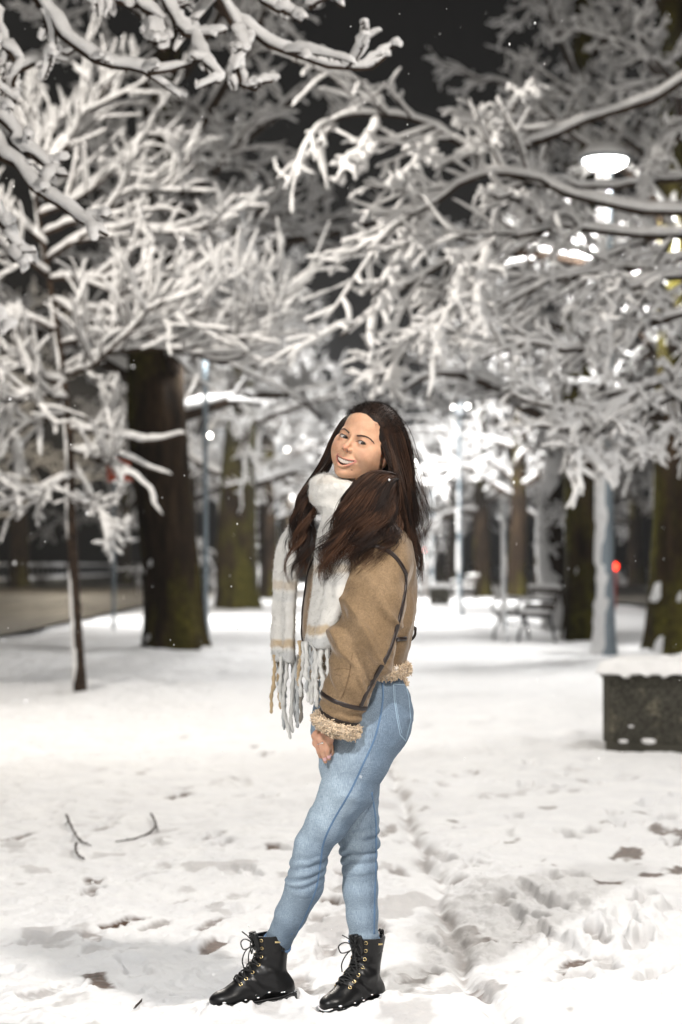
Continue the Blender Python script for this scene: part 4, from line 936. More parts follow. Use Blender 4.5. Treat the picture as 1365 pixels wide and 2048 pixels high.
def resample(P, t):
    """P (B,n,3), t (k,) in 0..1 -> (B,k,3)"""
    n = P.shape[1]; x = np.asarray(t)*(n-1); i = np.minimum(x.astype(int), n-2); w = (x-i)[None, :, None]; return P[:, i]*(1-w)+P[:, i+1]*w
def at_param(P, b, t):
    n = P.shape[1]; x = t*(n-1); i = np.minimum(x.astype(int), n-2); w = (x-i)[:, None]; return P[b, i]*(1-w)+P[b, i+1]*w, norm(P[b, i+1]-P[b, i])
def shoots(P, R, n, t0, t1, ang, length, trop, wig, m, r, rate=.6, flat=.5, up=0.0):
    """n side shoots on every branch of P"""
    B = P.shape[0]; b = np.repeat(np.arange(B), n); t = t0+(t1-t0)*((np.tile(np.arange(n), B)+r.random(B*n))/n)
    p, T = at_param(P, b, t); L0 = np.linalg.norm(np.diff(P, axis=1), axis=2).sum(1)[b]
    side = norm(np.cross(T, r.normal(size=T.shape)*V(1, 1, 1)*.55+V(0, 0, 1)*flat*2)); side = side*np.where(r.random((len(b), 1)) < .5, 1, -1)
    a = np.radians(ang*(.65+.7*r.random((len(b), 1)))); d = norm(T*np.cos(a)+side*np.sin(a)+V(0, 0, 1)*up)
    L = length*L0*(1-rate*t)*(.55+.8*r.random(len(b))); step = (L/(m-1))[:, None]; Q = np.empty((len(b), m, 3)); Q[:, 0] = p; w = r.normal(size=d.shape)*wig
    for i in range(1, m):
        w = .6*w+r.normal(size=d.shape)*wig; d = norm(d+w+V(0, 0, 1)*trop); Q[:, i] = Q[:, i-1]+d*step
    n0 = R.shape[1]; x = np.minimum((t*(n0-1)).astype(int), n0-1); r0 = np.minimum(R[b, x]*.62, .004+.016*L); return Q, r0[:, None]*np.linspace(1, .42, m)[None]
def add_branches(mb, P, R, sides=5): v, q, t = tube_arrays(P, R, sides); mb.add(v, q, t)
ST = np.array([0, .03, .12, .24, .36, .48, .60, .72, .84, .94, .985, 1.0])
SR_ = np.array([.45, .85, 1, 1, 1, .98, .94, .88, .80, .68, .44, .10])
def add_snow(mb, P, R, wd, r, sides=6, lump=.28, tt=None):
    """a mantle of snow lying on top of every branch"""
    t = ST if tt is None else tt; pr = np.interp(t, ST, SR_); Q = resample(P, t); B, n, _ = Q.shape
    rr = np.stack([np.interp(t, np.linspace(0, 1, R.shape[1]), x) for x in R]) if B < 400 else R[:, np.round(t*(R.shape[1]-1)).astype(int)]
    T = np.empty_like(Q); T[:, 1:-1] = Q[:, 2:]-Q[:, :-2]; T[:, 0] = Q[:, 1]-Q[:, 0]; T[:, -1] = Q[:, -1]-Q[:, -2]; T = norm(T)
    S = np.cross(T, V(0, 0, 1)); S = norm(S+1e-4*V(1, .3, 0)); U = norm(np.cross(S, T)); st = np.abs(T[..., 2:3])
    lm = 1+lump*(2*r.random((B, n, 1))-1); w = (rr[..., None]*.95+wd*(.75+.5*r.random((B, 1, 1))))*lm*pr[None, :, None]; h = w*(1.0-.25*st)
    c = Q+U*(rr[..., None]*.62+h*.52)
    a = np.arange(sides)*2*PI/sides+.3; ca, sa = np.cos(a), np.sin(a); sa = np.where(sa < 0, sa*.5, sa)
    v = c[:, :, None]+w[:, :, None]*ca[None, None, :, None]*S[:, :, None]+h[:, :, None]*sa[None, None, :, None]*U[:, :, None]
    mb.add(v.reshape(-1, 3), tube_quads(B, n, sides), tube_caps(B, n, sides))
def trunk_mesh(C, Rr, seed, flare=.35, ridge=.10, sides=36, m=60):
    P = catmull(C, m)[None]; L = np.linspace(0, 1, m); R = np.interp(L, np.linspace(0, 1, len(Rr)), Rr); T, N, Bn = frames(P); a = np.arange(sides)*2*PI/sides
    z = P[0, :, 2]-P[0, 0, 2]; th = a[None]+.0*z[:, None]
    fl = 1+flare*np.exp(-z/.45)[:, None]*(1+.55*np.sin(5*th+seed)+.3*np.sin(3*th+2*seed))
    pn = np.stack(np.broadcast_arrays(np.cos(th)*2.6, np.sin(th)*2.6, z[:, None]*.9), -1)+seed*7.7
    rg_ = 1+ridge*fbm(pn*V(2.2, 2.2, .55), 4, seed)+.07*fbm(pn*V(.6, .6, .8), 2, seed+3)
    rad = R[:, None]*fl*rg_; v = P[0][:, None]+rad[..., None]*(np.cos(a)[None, :, None]*N[0][:, None]+np.sin(a)[None, :, None]*Bn[0][:, None])
    return v, tube_quads(1, m, sides), tube_caps(1, m, sides)
def plaster(v, q, m, sides, seed, dirv, amount=.2, th=.03, sc=V(5, 5, 4)):
    """snow blown against one side of a trunk or pole: a shell that dips inside where there is none"""
    vv = v.reshape(m, sides, 3); ctr = vv.mean(1, keepdims=True); n = norm(vv-ctr); f = (n*norm(np.asarray(dirv, float))).sum(-1); k = f-1+amount*2.2+.75*fbm(vv*sc, 3, seed)*.8
    s = smooth01(k/.35+.1); w = vv+n*(s*th-.012)[..., None]; return w.reshape(-1, 3)

def pruned(P, R, b, clear):
    """leave out the shoots that would grow across a lamp"""
    k = np.ones(len(P), bool)
    for l, rad in clear:
        a = V(0, 0, CAMH); d = norm(np.asarray(l)-a); q = P+b-a; k &= np.linalg.norm(q-(q@d)[..., None]*d, axis=-1).min(1) > rad
    return P[k], R[k]
def crown(seed, H, spread, nl, z0=.25, droop=-.02, wd=.036, dens=(9, 6, 3), base=None, clear=()):
    """generic old avenue tree: limbs, boughs, twigs, spurs and the snow lying on all of them; base at the origin"""
    r = np.random.default_rng(seed); m = 9; n = nl; az = np.arange(n)*2.399+r.random(n)*.5; z = H*(z0+(.80-z0)*np.linspace(0, 1, n)**1.1)
    P = np.empty((n, m, 3)); P[:, 0] = np.stack([.15*np.cos(az), .15*np.sin(az), z], -1); el = np.radians(18+42*np.linspace(0, 1, n)+r.normal(size=n)*8)
    d = np.stack([np.cos(az)*np.cos(el), np.sin(az)*np.cos(el), np.sin(el)], -1); L = spread*(1.05-.45*np.linspace(0, 1, n))*(.8+.4*r.random(n)); w = r.normal(size=d.shape)*.1
    for i in range(1, m): w = .6*w+r.normal(size=d.shape)*.10; d = norm(d+w+V(0, 0, droop*(2.2 if i > 4 else -.5))); P[:, i] = P[:, i-1]+d*(L/(m-1))[:, None]
    R = np.linspace(.10, .03, m)[None]*(L/spread)[:, None]
    cut = (lambda X, RX: pruned(X, RX, base, clear)) if clear else (lambda X, RX: (X, RX))
    P, R = cut(P, R); B1, R1 = cut(*shoots(P, R, dens[0], .18, 1, 48, .48, -.035, .10, 8, r, .45, .3, .08)); B2, R2 = cut(*shoots(B1, R1, dens[1], .12, 1, 46, .50, -.015, .10, 6, r, .4, .3, .12)); B3, R3 = cut(*shoots(B2, R2, dens[2], .2, 1, 44, .48, .02, .10, 5, r, .3, .2, .1))
    b = MB(); s = MB(); add_branches(b, P, R, 7); add_branches(b, B1, R1, 5); add_branches(b, B2, R2*.8, 4); add_branches(b, B3, R3*.7, 3)
    tt5 = np.array([0, .08, .35, .65, .92, 1.0]); tt7 = np.array([0, .05, .22, .42, .62, .82, .96, 1])
    add_snow(s, P, R, wd*.9, r, 7); add_snow(s, B1, R1, wd, r, 6, tt=tt7); add_snow(s, B2, R2, wd*.92, r, 5, tt=tt7); add_snow(s, B3, R3, wd*.85, r, 5, tt=tt5)
    return b.data('branches', m_twigb.m), s.data('snow', m_bsn.m)
CROWNS = [crown(41, 13.5, 3.3, 20, wd=.028, dens=(9, 6, 3)), crown(57, 12.5, 4.3, 15), crown(73, 14.5, 4.6, 16, z0=.22), crown(91, 10.5, 2.5, 15, z0=.30, wd=.028),
          crown(41, 13.5, 3.3, 20, wd=.028, base=gpos(345, 1300), clear=((W(553, 888, 81), .22), (W(441, 866, 88), .14))), crown(44, 13.5, 3.3, 20, wd=.028, base=gpos(474, 1216), clear=((W(553, 888, 81), .40), (W(441, 866, 88), .25)))]
def add_crown(parent, i, rz=0, s=1, z=0):
    for nm, me in (('branches', CROWNS[i][0]), ('snow', CROWNS[i][1])):
        o = bpy.data.objects.new(nm, me); COL.objects.link(o); o.parent = parent; o.rotation_euler = (0, 0, rz); o.scale = (s, s, s); o.location = (0, 0, z)
def big_tree(loc, C, Rr, seed, ci, rz, label, group='old trees along the avenue', s=1.0, snow=None, flare=.35, z=0, dx=(0, 0), mat=None):
    t = empty('tree', loc, label, 'tree', group); m = 60; mb = MB(); v, q, c = trunk_mesh(C, Rr, seed, flare); mb.add(v, q, c); mb.build('trunk', (mat or m_bark).m, t)
    if snow:
        for dv, am, th in snow:
            mb = MB(); mb.add(plaster(v, q, m, 36, seed, dv, am, th, V(5, 5, 4) if am > .2 else V(6.5, 6.5, 5)), q); mb.build('trunk_snow', m_bsn.m, t)
    add_crown(t, ci, rz, s, z)
    for ch in t.children:
        if ch.name.split('.')[0] in ('branches', 'snow'): ch.location = (dx[0], dx[1], z)
    return t
# the thick trees that can be told apart
p = gpos(345, 1300); big_tree(p, [(.08, 0, -.2), (.02, 0, .8), (-.10, 0, 2), (-.22, 0, 3.4), (-.26, .2, 6), (-.1, .3, 9.5), (.1, .2, 12.5)], [.42, .40, .39, .43, .32, .20, .05], 2, 4, 0.0, 'thickest dark mossy trunk, standing on the left beside the slim grey lamp post', snow=[((-.4, -.5, .1), -.10, .03)])
p = gpos(474, 1216); big_tree(p, [(.05, 0, -.2), (0, 0, 1), (0, 0, 3.2), (.2, 0, 7), (0, 0, 12)], [.58, .56, .52, .34, .05], 5, 5, 0.0, "wide brown and green mossy trunk between the left lamp post and the woman's scarf", flare=.28, mat=m_moss)
p = gpos(1168, 1284); big_tree(p, [(0, 0, -.2), (.0, 0, 1), (-.02, 0, 2.6), (-.1, 0, 5), (0, .2, 9), (0, 0, 12)], [.31, .29, .28, .26, .18, .04], 8, 0, .4, 'mossy green trunk immediately left of the snow plastered lamp post', snow=[((-.8, -.4, 0), -.10, .03)], flare=.25, s=.9, mat=m_moss)
p = gpos(1128, 1262); big_tree(p, [(.06, 0, -.2), (-.05, 0, .5), (-.22, 0, 1.3), (-.22, 0, 2.4), (-.02, 0, 3.6), (.3, .2, 6), (.5, 0, 9.5)], [.36, .30, .23, .20, .19, .14, .04], 11, 3, 4.0, 'leaning trunk with its left side plastered white, right behind the nearest bench', snow=[((-1, -.30, .1), .27, .07)], s=.75, dx=(.3, 0))
p = gpos(1352, 1308); big_tree(p, [(.02, 0, -.2), (0, 0, 1), (.02, 0, 2.6), (.05, 0, 5), (0, .2, 9), (0, 0, 13)], [.40, .36, .33, .3, .2, .05], 13, 0, 3.1, 'dark trunk with yellow moss and clinging snow lumps at the right edge', snow=[((-.5, -.8, 0), -.13, .05)], s=.95, mat=m_moss)
# the rest of the two rows, further back; labels say how each looks and what it stands by
rows = [(540, 1196, .36, 1, 'dark trunk just left of the scarf, seen past the wide mossy one', 16, .9), (386, 1208, .17, 2, 'thin black trunk seen between the thickest trunk and the slim lamp post', 19, .8), (1034, 1196, .36, 0, 'straight black trunk behind the nearest bench', 23, 1.0), (966, 1193, .33, 2, 'dark trunk half hidden by snow beside the far bench', 29, 1.0),
        (880, 1163, .45, 1, 'far dark trunk behind the small concrete planter', 31, 1.05), (905, 1174, .36, 0, 'far blackish trunk just left of the lantern post', 37, 1.0), (1085, 1170, .45, 2, 'distant trunk framed between the black trunk and the leaning trunk', 43, 1.1), (1276, 1172, .50, 1, 'tan brown distant trunk beyond the road between the two right trunks', 47, 1.1), (1215, 1178, .42, 0, 'dim trunk beyond the snow plastered lamp post', 53, 1.0),
        (500, 1176, .40, 0, 'distant trunk showing past the right of the wide mossy trunk', 59, 1.1), (575, 1172, .45, 2, "distant trunk hidden low behind the woman's scarf", 61, 1.1), (610, 1160, .45, 1, "farthest trunk of the left row, behind the woman's hair", 67, 1.15), (700, 1153, .5, 0, 'tree closing the far end of the avenue behind the woman', 71, 1.2), (800, 1154, .5, 2, "far tree behind the woman's shoulder at the end of the avenue", 79, 1.2), (930, 1156, .5, 1, 'farthest tree of the right row', 83, 1.2),
        (250, 1172, .45, 1, 'tree beyond the road, seen over the left railing', 89, 1.0), (40, 1178, .5, 2, 'dim tree beyond the road at the left edge', 97, 1.1)]
for px, py, rr, ci, lb, sd, sc in rows:
    p = gpos(px, py); r = np.random.default_rng(sd); l = r.normal(size=2)*.15
    big_tree(p, [(0, 0, -.3), (l[0]*.3, 0, 1), (l[0], 0, 3), (l[0], l[1], 6.5), (0, 0, 12)], [rr*1.05, rr, rr*.92, rr*.62, .05], sd, ci, r.random()*6.3, lb, s=sc*1.02)

def custom(name, base, trunkC, trunkR, limbs, label, cat, seed, wd, dens, group=None, limb_r=.03, trop=(.0, .02), lens=(.40, .42), ang=(42, 42), snow_on_trunk=None, m_tr=40, buds=False, lw=1.0, clear=()):
    """a tree whose main limbs follow given lines (world coordinates), with grown side shoots"""
    r = np.random.default_rng(seed); base = np.asarray(base, float); t = empty(name, base, label, cat, group)
    mb = MB(); v, q, c = trunk_mesh([np.asarray(x)-base for x in trunkC], trunkR, seed, .12, .05, 20, m_tr); mb.add(v, q, c); mb.build('trunk', m_bark.m if trunkR[0] > .12 else m_twigb.m, t)
    if snow_on_trunk:
        mb = MB(); mb.add(plaster(v, q, m_tr, 20, seed, *snow_on_trunk), q); mb.build('trunk_snow', m_bsn.m, t)
    m = 14; P = np.array([catmull(np.array(l)-base, m) for l in limbs]); P[:, 1:-1] += r.normal(size=P[:, 1:-1].shape)*.012
    R = np.linspace(1, .38, m)[None]*limb_r*np.ones((len(P), 1)); B1, R1 = shoots(P, R, dens[0], .12, .97, ang[0], lens[0], trop[0], .07, 8, r, .45, .25, .06); B1, R1 = pruned(B1, R1, base, clear); b = MB(); s = MB()
    add_branches(b, P, R, 8); add_branches(b, B1, R1, 6); add_snow(s, P, R, wd*1.12*lw, r, 9, .16, np.linspace(0, 1, 22)); add_snow(s, B1, R1, wd, r, 8, .2)
    if dens[1]:
        B2, R2 = shoots(B1, R1, dens[1], .15, .97, ang[1], lens[1], trop[1], .08, 6, r, .35, .2, .08); B2, R2 = pruned(B2, R2, base, clear); add_branches(b, B2, R2*.85, 5); add_snow(s, B2, R2, wd*.85, r, 7, .22)
        if len(dens) > 2 and dens[2]:
            B3, R3 = shoots(B2, R2, dens[2], .2, .95, 45, .45, trop[1], .08, 5, r, .3, .2, .08); add_branches(b, B3, R3*.8, 4); add_snow(s, B3, R3, wd*.75, r, 6, .22)
    if buds:
        for X, RX in ((P, R), (B1, R1)):
            B3, R3 = shoots(X, RX, 12, .05, .98, 60, .03, 0, .05, 3, r, .1, .1, -.2); L = np.linalg.norm(B3[:, -1]-B3[:, 0], axis=1)
            B3 = B3[:, :1]+(B3-B3[:, :1])*np.clip(.022/np.maximum(L, 1e-4), .2, 3)[:, None, None]; add_branches(b, B3, np.broadcast_to(V(.0035, .0040, .0015), (len(B3), 3)), 5)
    b.build('branches', m_twigb.m, t); s.build('snow', m_bsn.m, t); return t
def wl(Y0, Y1, *pts):
    n = len(pts); return [W(px, py, Y0+(Y1-Y0)*i/(n-1)) for i, (px, py) in enumerate(pts)]
# slim young tree at the left, its crown buried in snow
Y = 19.7
LS = [wl(Y, Y-.5, (143, 990), (180, 1010), (215, 1040), (258, 1076)), wl(Y, Y-.4, (142, 960), (100, 972), (50, 985), (-20, 975)), wl(Y, Y-.8, (141, 900), (200, 925), (255, 945), (295, 975), (325, 1030)), wl(Y, Y-.6, (138, 860), (200, 868), (270, 880), (325, 878), (372, 868)),
      wl(Y, Y-.2, (140, 905), (220, 905), (290, 935), (345, 950)), wl(Y, Y-1, (126, 740), (240, 700), (360, 705), (450, 722), (510, 690), (556, 632)), wl(Y, Y-.5, (120, 690), (230, 670), (350, 680), (440, 715), (490, 680), (528, 605)),
      wl(Y, Y+.5, (110, 620), (220, 620), (320, 610), (400, 590), (448, 520)), wl(Y, Y+.2, (100, 560), (200, 560), (300, 560), (380, 540), (445, 515)), wl(Y, Y-.6, (95, 520), (180, 470), (280, 460), (370, 465), (450, 448)), wl(Y, Y-.3, (85, 470), (170, 440), (260, 400), (330, 370), (385, 312)),
      wl(Y, Y+.6, (80, 430), (150, 400), (210, 350), (270, 290), (320, 245)), wl(Y, Y-.2, (72, 400), (110, 310), (165, 240), (205, 190), (242, 148)), wl(Y, Y+.5, (68, 390), (80, 320), (66, 260), (58, 208)), wl(Y, Y-.9, (130, 770), (60, 750), (0, 735), (-70, 740)), wl(Y, Y-.5, (115, 660), (50, 640), (-20, 650), (-80, 620)),
      wl(Y, Y-1, (98, 550), (40, 520), (-30, 500), (-90, 450)), wl(Y, Y-.6, (136, 830), (60, 850), (0, 900), (-50, 930)), wl(Y, Y-1.2, (105, 600), (180, 640), (260, 650), (340, 640), (425, 620)), wl(Y, Y+.3, (90, 490), (30, 440), (-20, 400), (-60, 330)), wl(Y, Y-1.2, (128, 750), (190, 730), (260, 660), (330, 600)), wl(Y, Y-1.3, (134, 800), (70, 790), (20, 800), (-40, 790))]
custom('young_tree', gpos(160, 1386), [W(161, 1392, Y), W(156, 1290, Y), W(150, 1180, Y), W(143, 1040, Y), W(140, 900, Y), W(128, 760, Y), W(106, 600, Y), W(80, 450, Y), W(68, 370, Y)], [.062, .052, .048, .046, .042, .038, .032, .022, .012], LS, 'slim young tree at the left whose low crown is buried in thick snow', 'tree', 21, .0245, (12, 5), None, .024, (.045, .05), (.58, .55), (35, 36), clear=[(W(px, py, 29), rr_) for px, py, rr_ in ((300, 770, .26), (310, 830, .26), (300, 800, .22), (318, 890, .24), (322, 950, .22), (328, 1010, .24), (330, 1060, .3), (411, 740, .05), (411, 800, .06), (411, 860, .06), (411, 920, .06), (411, 980, .06), (553, 888, .2))], snow_on_trunk=((-1, -.3, 0), .20, .022, V(9, 9, 3)))
# the tree just outside the left edge: its hanging branches cross the top of the view
Y = 9.0
LN = [wl(Y, Y-.2, (-260, -150), (-60, -90), (40, -30), (95, 30), (125, 62), (160, 100), (215, 125), (270, 142), (325, 144), (384, 128)), wl(Y+.3, Y, (-200, -220), (150, -160), (360, -70), (430, -6), (455, 34), (495, 62), (545, 90), (585, 107), (630, 126), (690, 132), (728, 140), (772, 114)),
      wl(Y, Y, (300, -110), (400, -50), (445, 10), (468, 52), (478, 90), (472, 138), (488, 168), (520, 174), (546, 163)), wl(Y, Y-.3, (200, -90), (300, -30), (350, 28), (375, 72), (405, 106), (425, 140), (438, 166)), wl(Y, Y+.2, (60, -70), (180, -20), (230, 4), (290, 22), (340, 20), (392, 4)),
      wl(Y, Y-.3, (-180, 60), (-60, 140), (0, 225), (22, 275), (60, 312), (102, 345), (136, 352)), wl(Y, Y-.5, (-180, 150), (-60, 230), (0, 305), (40, 352), (88, 388), (135, 428), (178, 455), (216, 470)), wl(Y+.6, Y+.6, (-200, 260), (-60, 190), (20, 148), (60, 128), (105, 118), (152, 100)), wl(Y, Y, (-120, -80), (-30, 20), (10, 90), (35, 140), (22, 190), (14, 235)),
      wl(Y+.2, Y, (420, -160), (520, -70), (590, -20), (640, 6), (688, 14)), wl(Y+.2, Y, (430, -120), (480, -40), (530, 8), (570, 30), (602, 44)), wl(Y, Y-.2, (260, -80), (275, -10), (305, 42), (318, 80), (322, 100)), wl(Y, Y-.4, (-120, 560), (-40, 610), (0, 650), (20, 662)), wl(Y, Y-.2, (-90, 330), (-20, 420), (20, 490), (46, 548))]
custom('tree', (-2.05, 9.1, 0), [(-2.05, 9.1, -.1), (-2.05, 9.1, 1.5), (-2.02, 9.1, 3), (-2.0, 9.1, 4.6), (-1.9, 9.1, 6)], [.24, .21, .19, .15, .08], LN, 'near tree at the left edge with dark twigs carrying thick snow across the top', 'tree', 31, .024, (6, 2), None, .0155, (-.02, -.01), (.17, .32), (48, 40), buds=True, lw=1.12)
# the tree outside the right edge, its snowy boughs hang in front of the lamp
Y = 16.0
LR = [wl(Y+1, Y, (1540, 420), (1400, 470), (1260, 470), (1132, 458), (1040, 470), (962, 490), (857, 550), (782, 592), (682, 672)), wl(Y+1, Y, (1500, 420), (1300, 425), (1150, 395), (1050, 352), (952, 352), (857, 416), (782, 462), (737, 502)), wl(Y+1, Y+.5, (1500, 60), (1365, 170), (1200, 236), (1060, 296), (940, 298), (880, 262), (825, 236), (752, 228), (690, 236), (636, 262)),
      wl(Y+.8, Y+.5, (1060, 296), (1000, 280), (960, 250), (915, 228)), wl(Y+.8, Y+.6, (940, 300), (1000, 260), (1040, 200), (1060, 175)), wl(Y+.4, Y, (757, 238), (740, 285), (715, 318), (690, 340)), wl(Y+.5, Y, (870, 285), (850, 315), (820, 340), (790, 362)), wl(Y, Y-.6, (980, 490), (930, 540), (905, 620), (880, 700), (856, 800)), wl(Y, Y-.6, (990, 490), (965, 540), (958, 600), (962, 655)),
      wl(Y+.6, Y, (1010, 480), (900, 580), (840, 650), (790, 740), (765, 790)), wl(Y+1, Y, (1500, 560), (1365, 556), (1280, 572), (1230, 610), (1180, 662)), wl(Y+1, Y, (1500, 740), (1365, 752), (1280, 782), (1200, 828), (1110, 818), (1020, 790)), wl(Y+1, Y-.3, (1480, 790), (1340, 800), (1240, 850), (1160, 900), (1120, 950)), wl(Y+.5, Y, (1250, 800), (1215, 850), (1130, 862), (1050, 850)), wl(Y+.6, Y-.2, (1300, 790), (1250, 860), (1235, 910), (1222, 955)),
      wl(Y+1, Y, (1480, 620), (1330, 640), (1220, 690), (1130, 700), (1040, 690), (960, 720)), wl(Y+1.5, Y+1, (1450, 350), (1340, 362), (1250, 372), (1190, 376), (1120, 362), (1050, 345)), wl(Y+1.5, Y, (1480, 520), (1340, 520), (1240, 540), (1120, 560), (1020, 600), (950, 660), (890, 690)), wl(Y+1, Y+.2, (952, 352), (960, 310), (985, 270), (1005, 262)), wl(Y+1, Y, (1480, 850), (1365, 850), (1300, 890), (1270, 930)), wl(Y+1.5, Y+1, (1520, 180), (1400, 240), (1320, 300), (1290, 360)), wl(Y+1, Y, (1100, 460), (1060, 420), (1030, 400), (985, 390)), wl(Y+.6, Y, (860, 416), (840, 470), (800, 520), (745, 590))]
custom('tree', (3.75, 17, 0), [(3.75, 17, -.1), (3.72, 17, 1.6), (3.7, 17, 3.2), (3.65, 17, 5), (3.6, 17, 7)], [.30, .26, .24, .20, .1], LR, 'near tree outside the right edge whose thick snowy boughs hang before the bright lamp', 'tree', 36, .0235, (15, 5), None, .026, (-.045, -.02), (.28, .52), (42, 44), clear=((W(1205, 322, 27.9), .27), (W(1160, 322, 27.9), .2), (W(920, 810, 51), .24), (W(920, 850, 51), .12)))
# ================================================================= street furniture
m_pole = Mat('painted_steel', .45, .2, color=(.20, .24, .27)); m_pole.bump(m_pole.noise(30, 4), .1, .004)
m_dark = Mat('dark_iron', .5, .3, color=(.02, .022, .026))
m_conc = Mat('pebble_concrete', .9, spec=.2); cn = m_conc.n('ShaderNodeTexVoronoi'); cn.inputs['Scale'].default_value = 48; m_conc.l(m_conc.coord(), cn.inputs['Vector'])
m_conc.color(m_conc.mix(m_conc.ramp(cn.outputs['Distance'], [(.1, (.20, .19, .155)), (.45, (.115, .108, .086)), (.8, (.07, .066, .052))]), m_conc.ramp(m_conc.noise(5, 5, .7), [(.55, (.5, .5, .5)), (.72, (1.5, 1.45, 1.3))]), 1.0, 'MULTIPLY')); m_conc.bump(cn.outputs['Distance'], -.5, .01)
m_conc2 = Mat('smooth_concrete', .85, spec=.2); m_conc2.color(m_conc2.ramp(m_conc2.noise(4, 5, .7), [(.3, (.055, .052, .042)), (.7, (.115, .108, .086))]))
m_wood = Mat('bench_slat', .7, color=(.05, .035, .026))
def glow(name, col, st):
    m = Mat(name, .4, color=col); m.b.inputs['Emission Color'].default_value = (*col, 1); m.b.inputs['Emission Strength'].default_value = st; return m.m
m_lamp = glow('lamp_glass', (1, .96, .90), 28.0); m_red = glow('red_lamp', (1, .045, .02), 9.0)
WARM = (1.0, .985, .965)
def bulb(p, e, r=.16, col=WARM, cone=158):  # light alone, for the built lamps and for added fill lights
    l = bpy.data.lights.new('lamp_or_fill_light', 'SPOT' if cone else 'POINT'); l.energy = e; l.shadow_soft_size = r; l.color = col
    if cone: l.spot_size = math.radians(cone); l.spot_blend = .55      # a hooded lamp throws its light down
    o = bpy.data.objects.new('lamp_or_fill_light', l); COL.objects.link(o); o.location = p; return o
def post(t, H, r0, r1, snow=0, seed=1, base=.0):
    m, sd = 60, 16; P = np.stack([np.zeros(m), np.zeros(m), np.linspace(-.1, H, m)], -1); R = np.linspace(r0, r1, m)+base*np.exp(-np.linspace(0, H, m)/.35)
    v, q, c = tube_arrays(P, R, sd); mb = MB(); mb.add(v, q, c); po = mb.build('post', m_pole.m, t)
    if snow: mb = MB(); mb.add(plaster(v, q, m, sd, seed, (-1, -.55, 0), snow, .045, V(4, 4, 7)), q); mb.build('post_snow', m_bsn.m, t)
    return po
def disc_lamp(p, H, label, snow, r0, r1, e, k=1.0, group='lit street lamps along the avenue'):
    t = empty('street_lamp', p, label, 'street lamp', group); post(t, H-.1, r0, r1, snow, 3, .06)
    L = lambda pr: [(r*k, H+z*k) for r, z in pr]
    mb = MB(); add_lathe(mb, L([(.0, .16), (.10, .16), (.22, .11), (.33, .03), (.34, -.01), (.30, -.012), (.0, -.012)]), 28); h = mb.build('lamp_head', m_pole.m, t)
    mb = MB(); add_lathe(mb, L([(.0, -.016), (.29, -.016), (.27, -.07), (.17, -.13), (.0, -.15)]), 28); mb.build('lamp_glass', m_lamp, h)
    mb = MB(); add_lathe(mb, L([(.0, .26), (.12, .25), (.24, .20), (.345, .08), (.33, .035), (.22, .115), (.1, .163), (0, .163)]), 28); mb.build('lamp_snow', m_bsn.m, h)
    bulb(V(p[0], p[1], H-.32), e)
    return t
def lantern(p, H, label, e, group='lit street lamps along the avenue', k=1.0):
    t = empty('street_lamp', p, label, 'street lamp', group); post(t, H-.42*k, .065, .05, .12, 5, .05)
    mb = MB(); add_lathe(mb, [(.06, H-.44*k), (.10*k, H-.42*k), (.12*k, H-.36*k), (.05, H-.36*k)], 6)
    for a in range(6):
        c, s = math.cos(a*PI/3), math.sin(a*PI/3); add_tube(mb, [V(.11*k*c, .11*k*s, H-.36*k), V(.27*k*c, .27*k*s, H)], .014, 5, 2)
    add_lathe(mb, [(.0, H+.17*k), (.06*k, H+.16*k), (.16*k, H+.08*k), (.31*k, H+.01), (.30*k, H-.01), (0, H-.01)], 6); h = mb.build('lantern_frame', m_dark.m, t)
    m_gl = m_lglass
    mb = MB(); add_lathe(mb, [(.105*k, H-.35*k), (.26*k, H-.015)], 6); mb.build('lantern_pane', m_gl, h)
    for s in (-1, 1):
        mb = MB(); bm = bmesh.new(); bmesh.ops.create_uvsphere(bm, u_segments=14, v_segments=8, radius=.11*k); add_bm(mb, bm, M=Matrix.Translation((s*.12*k, 0, H-.09*k))@Matrix.Diagonal((1, 1, .65, 1))); mb.build('bulb', m_lamp, h)
    mb = MB(); add_lathe(mb, [(.0, H+.25*k), (.09*k, H+.22*k), (.2*k, H+.13*k), (.31*k, H+.05), (.31*k, H+.012), (.16*k, H+.083*k), (0, H+.172*k)], 12); mb.build('lamp_snow', m_bsn.m, h)
    bulb(V(p[0], p[1], H-.22*k), e, .10, cone=0); return t
gl = Mat('lantern_glass', .2, color=(.35, .38, .40)); gl.b.inputs['Emission Color'].default_value = (.95, .97, 1, 1); gl.b.inputs['Emission Strength'].default_value = .15; m_lglass = gl.m
p = gpos(1211, 1311); disc_lamp(p, 6.72, 'tall lamp post at the right plastered with snow under a bright round lamp', .26, .13, .085, 4200)
p = gpos(920, 1228); lantern(p, 5.3, 'lantern post right of the woman with two bright bulbs', 2100)
p = gpos(411, 1300); t = disc_lamp(p, 4.52, 'slim blue grey lamp post beside the thickest left trunk', .0, .042, .034, 110, .32)
p = gpos(553, 1192); lantern(p, 6.0, 'lantern with a bright white glow just left of the woman, above her scarf', 6500, k=2.0)
for px, lz, YY, lb in ((846, 920, 96, 'leftmost and highest of the far lamps to the right of her hair'), (858, 931, 108, 'far lamp just below and right of the highest one beside her hair'), (866, 948, 126, 'lowest bright lamp of the far cluster beside her hair'), (862, 958, 146, 'faintest lamp of the far cluster, right beside her hair'), (441, 865, 88, 'small bright lamp high up just right of the slim lamp post')):
    z = CAMH+(1130-lz)*YY/FPX; pp = V((px-682.5)*YY/FPX, YY, 0); lantern(pp, z+.09, lb, 5000, k=2.2)
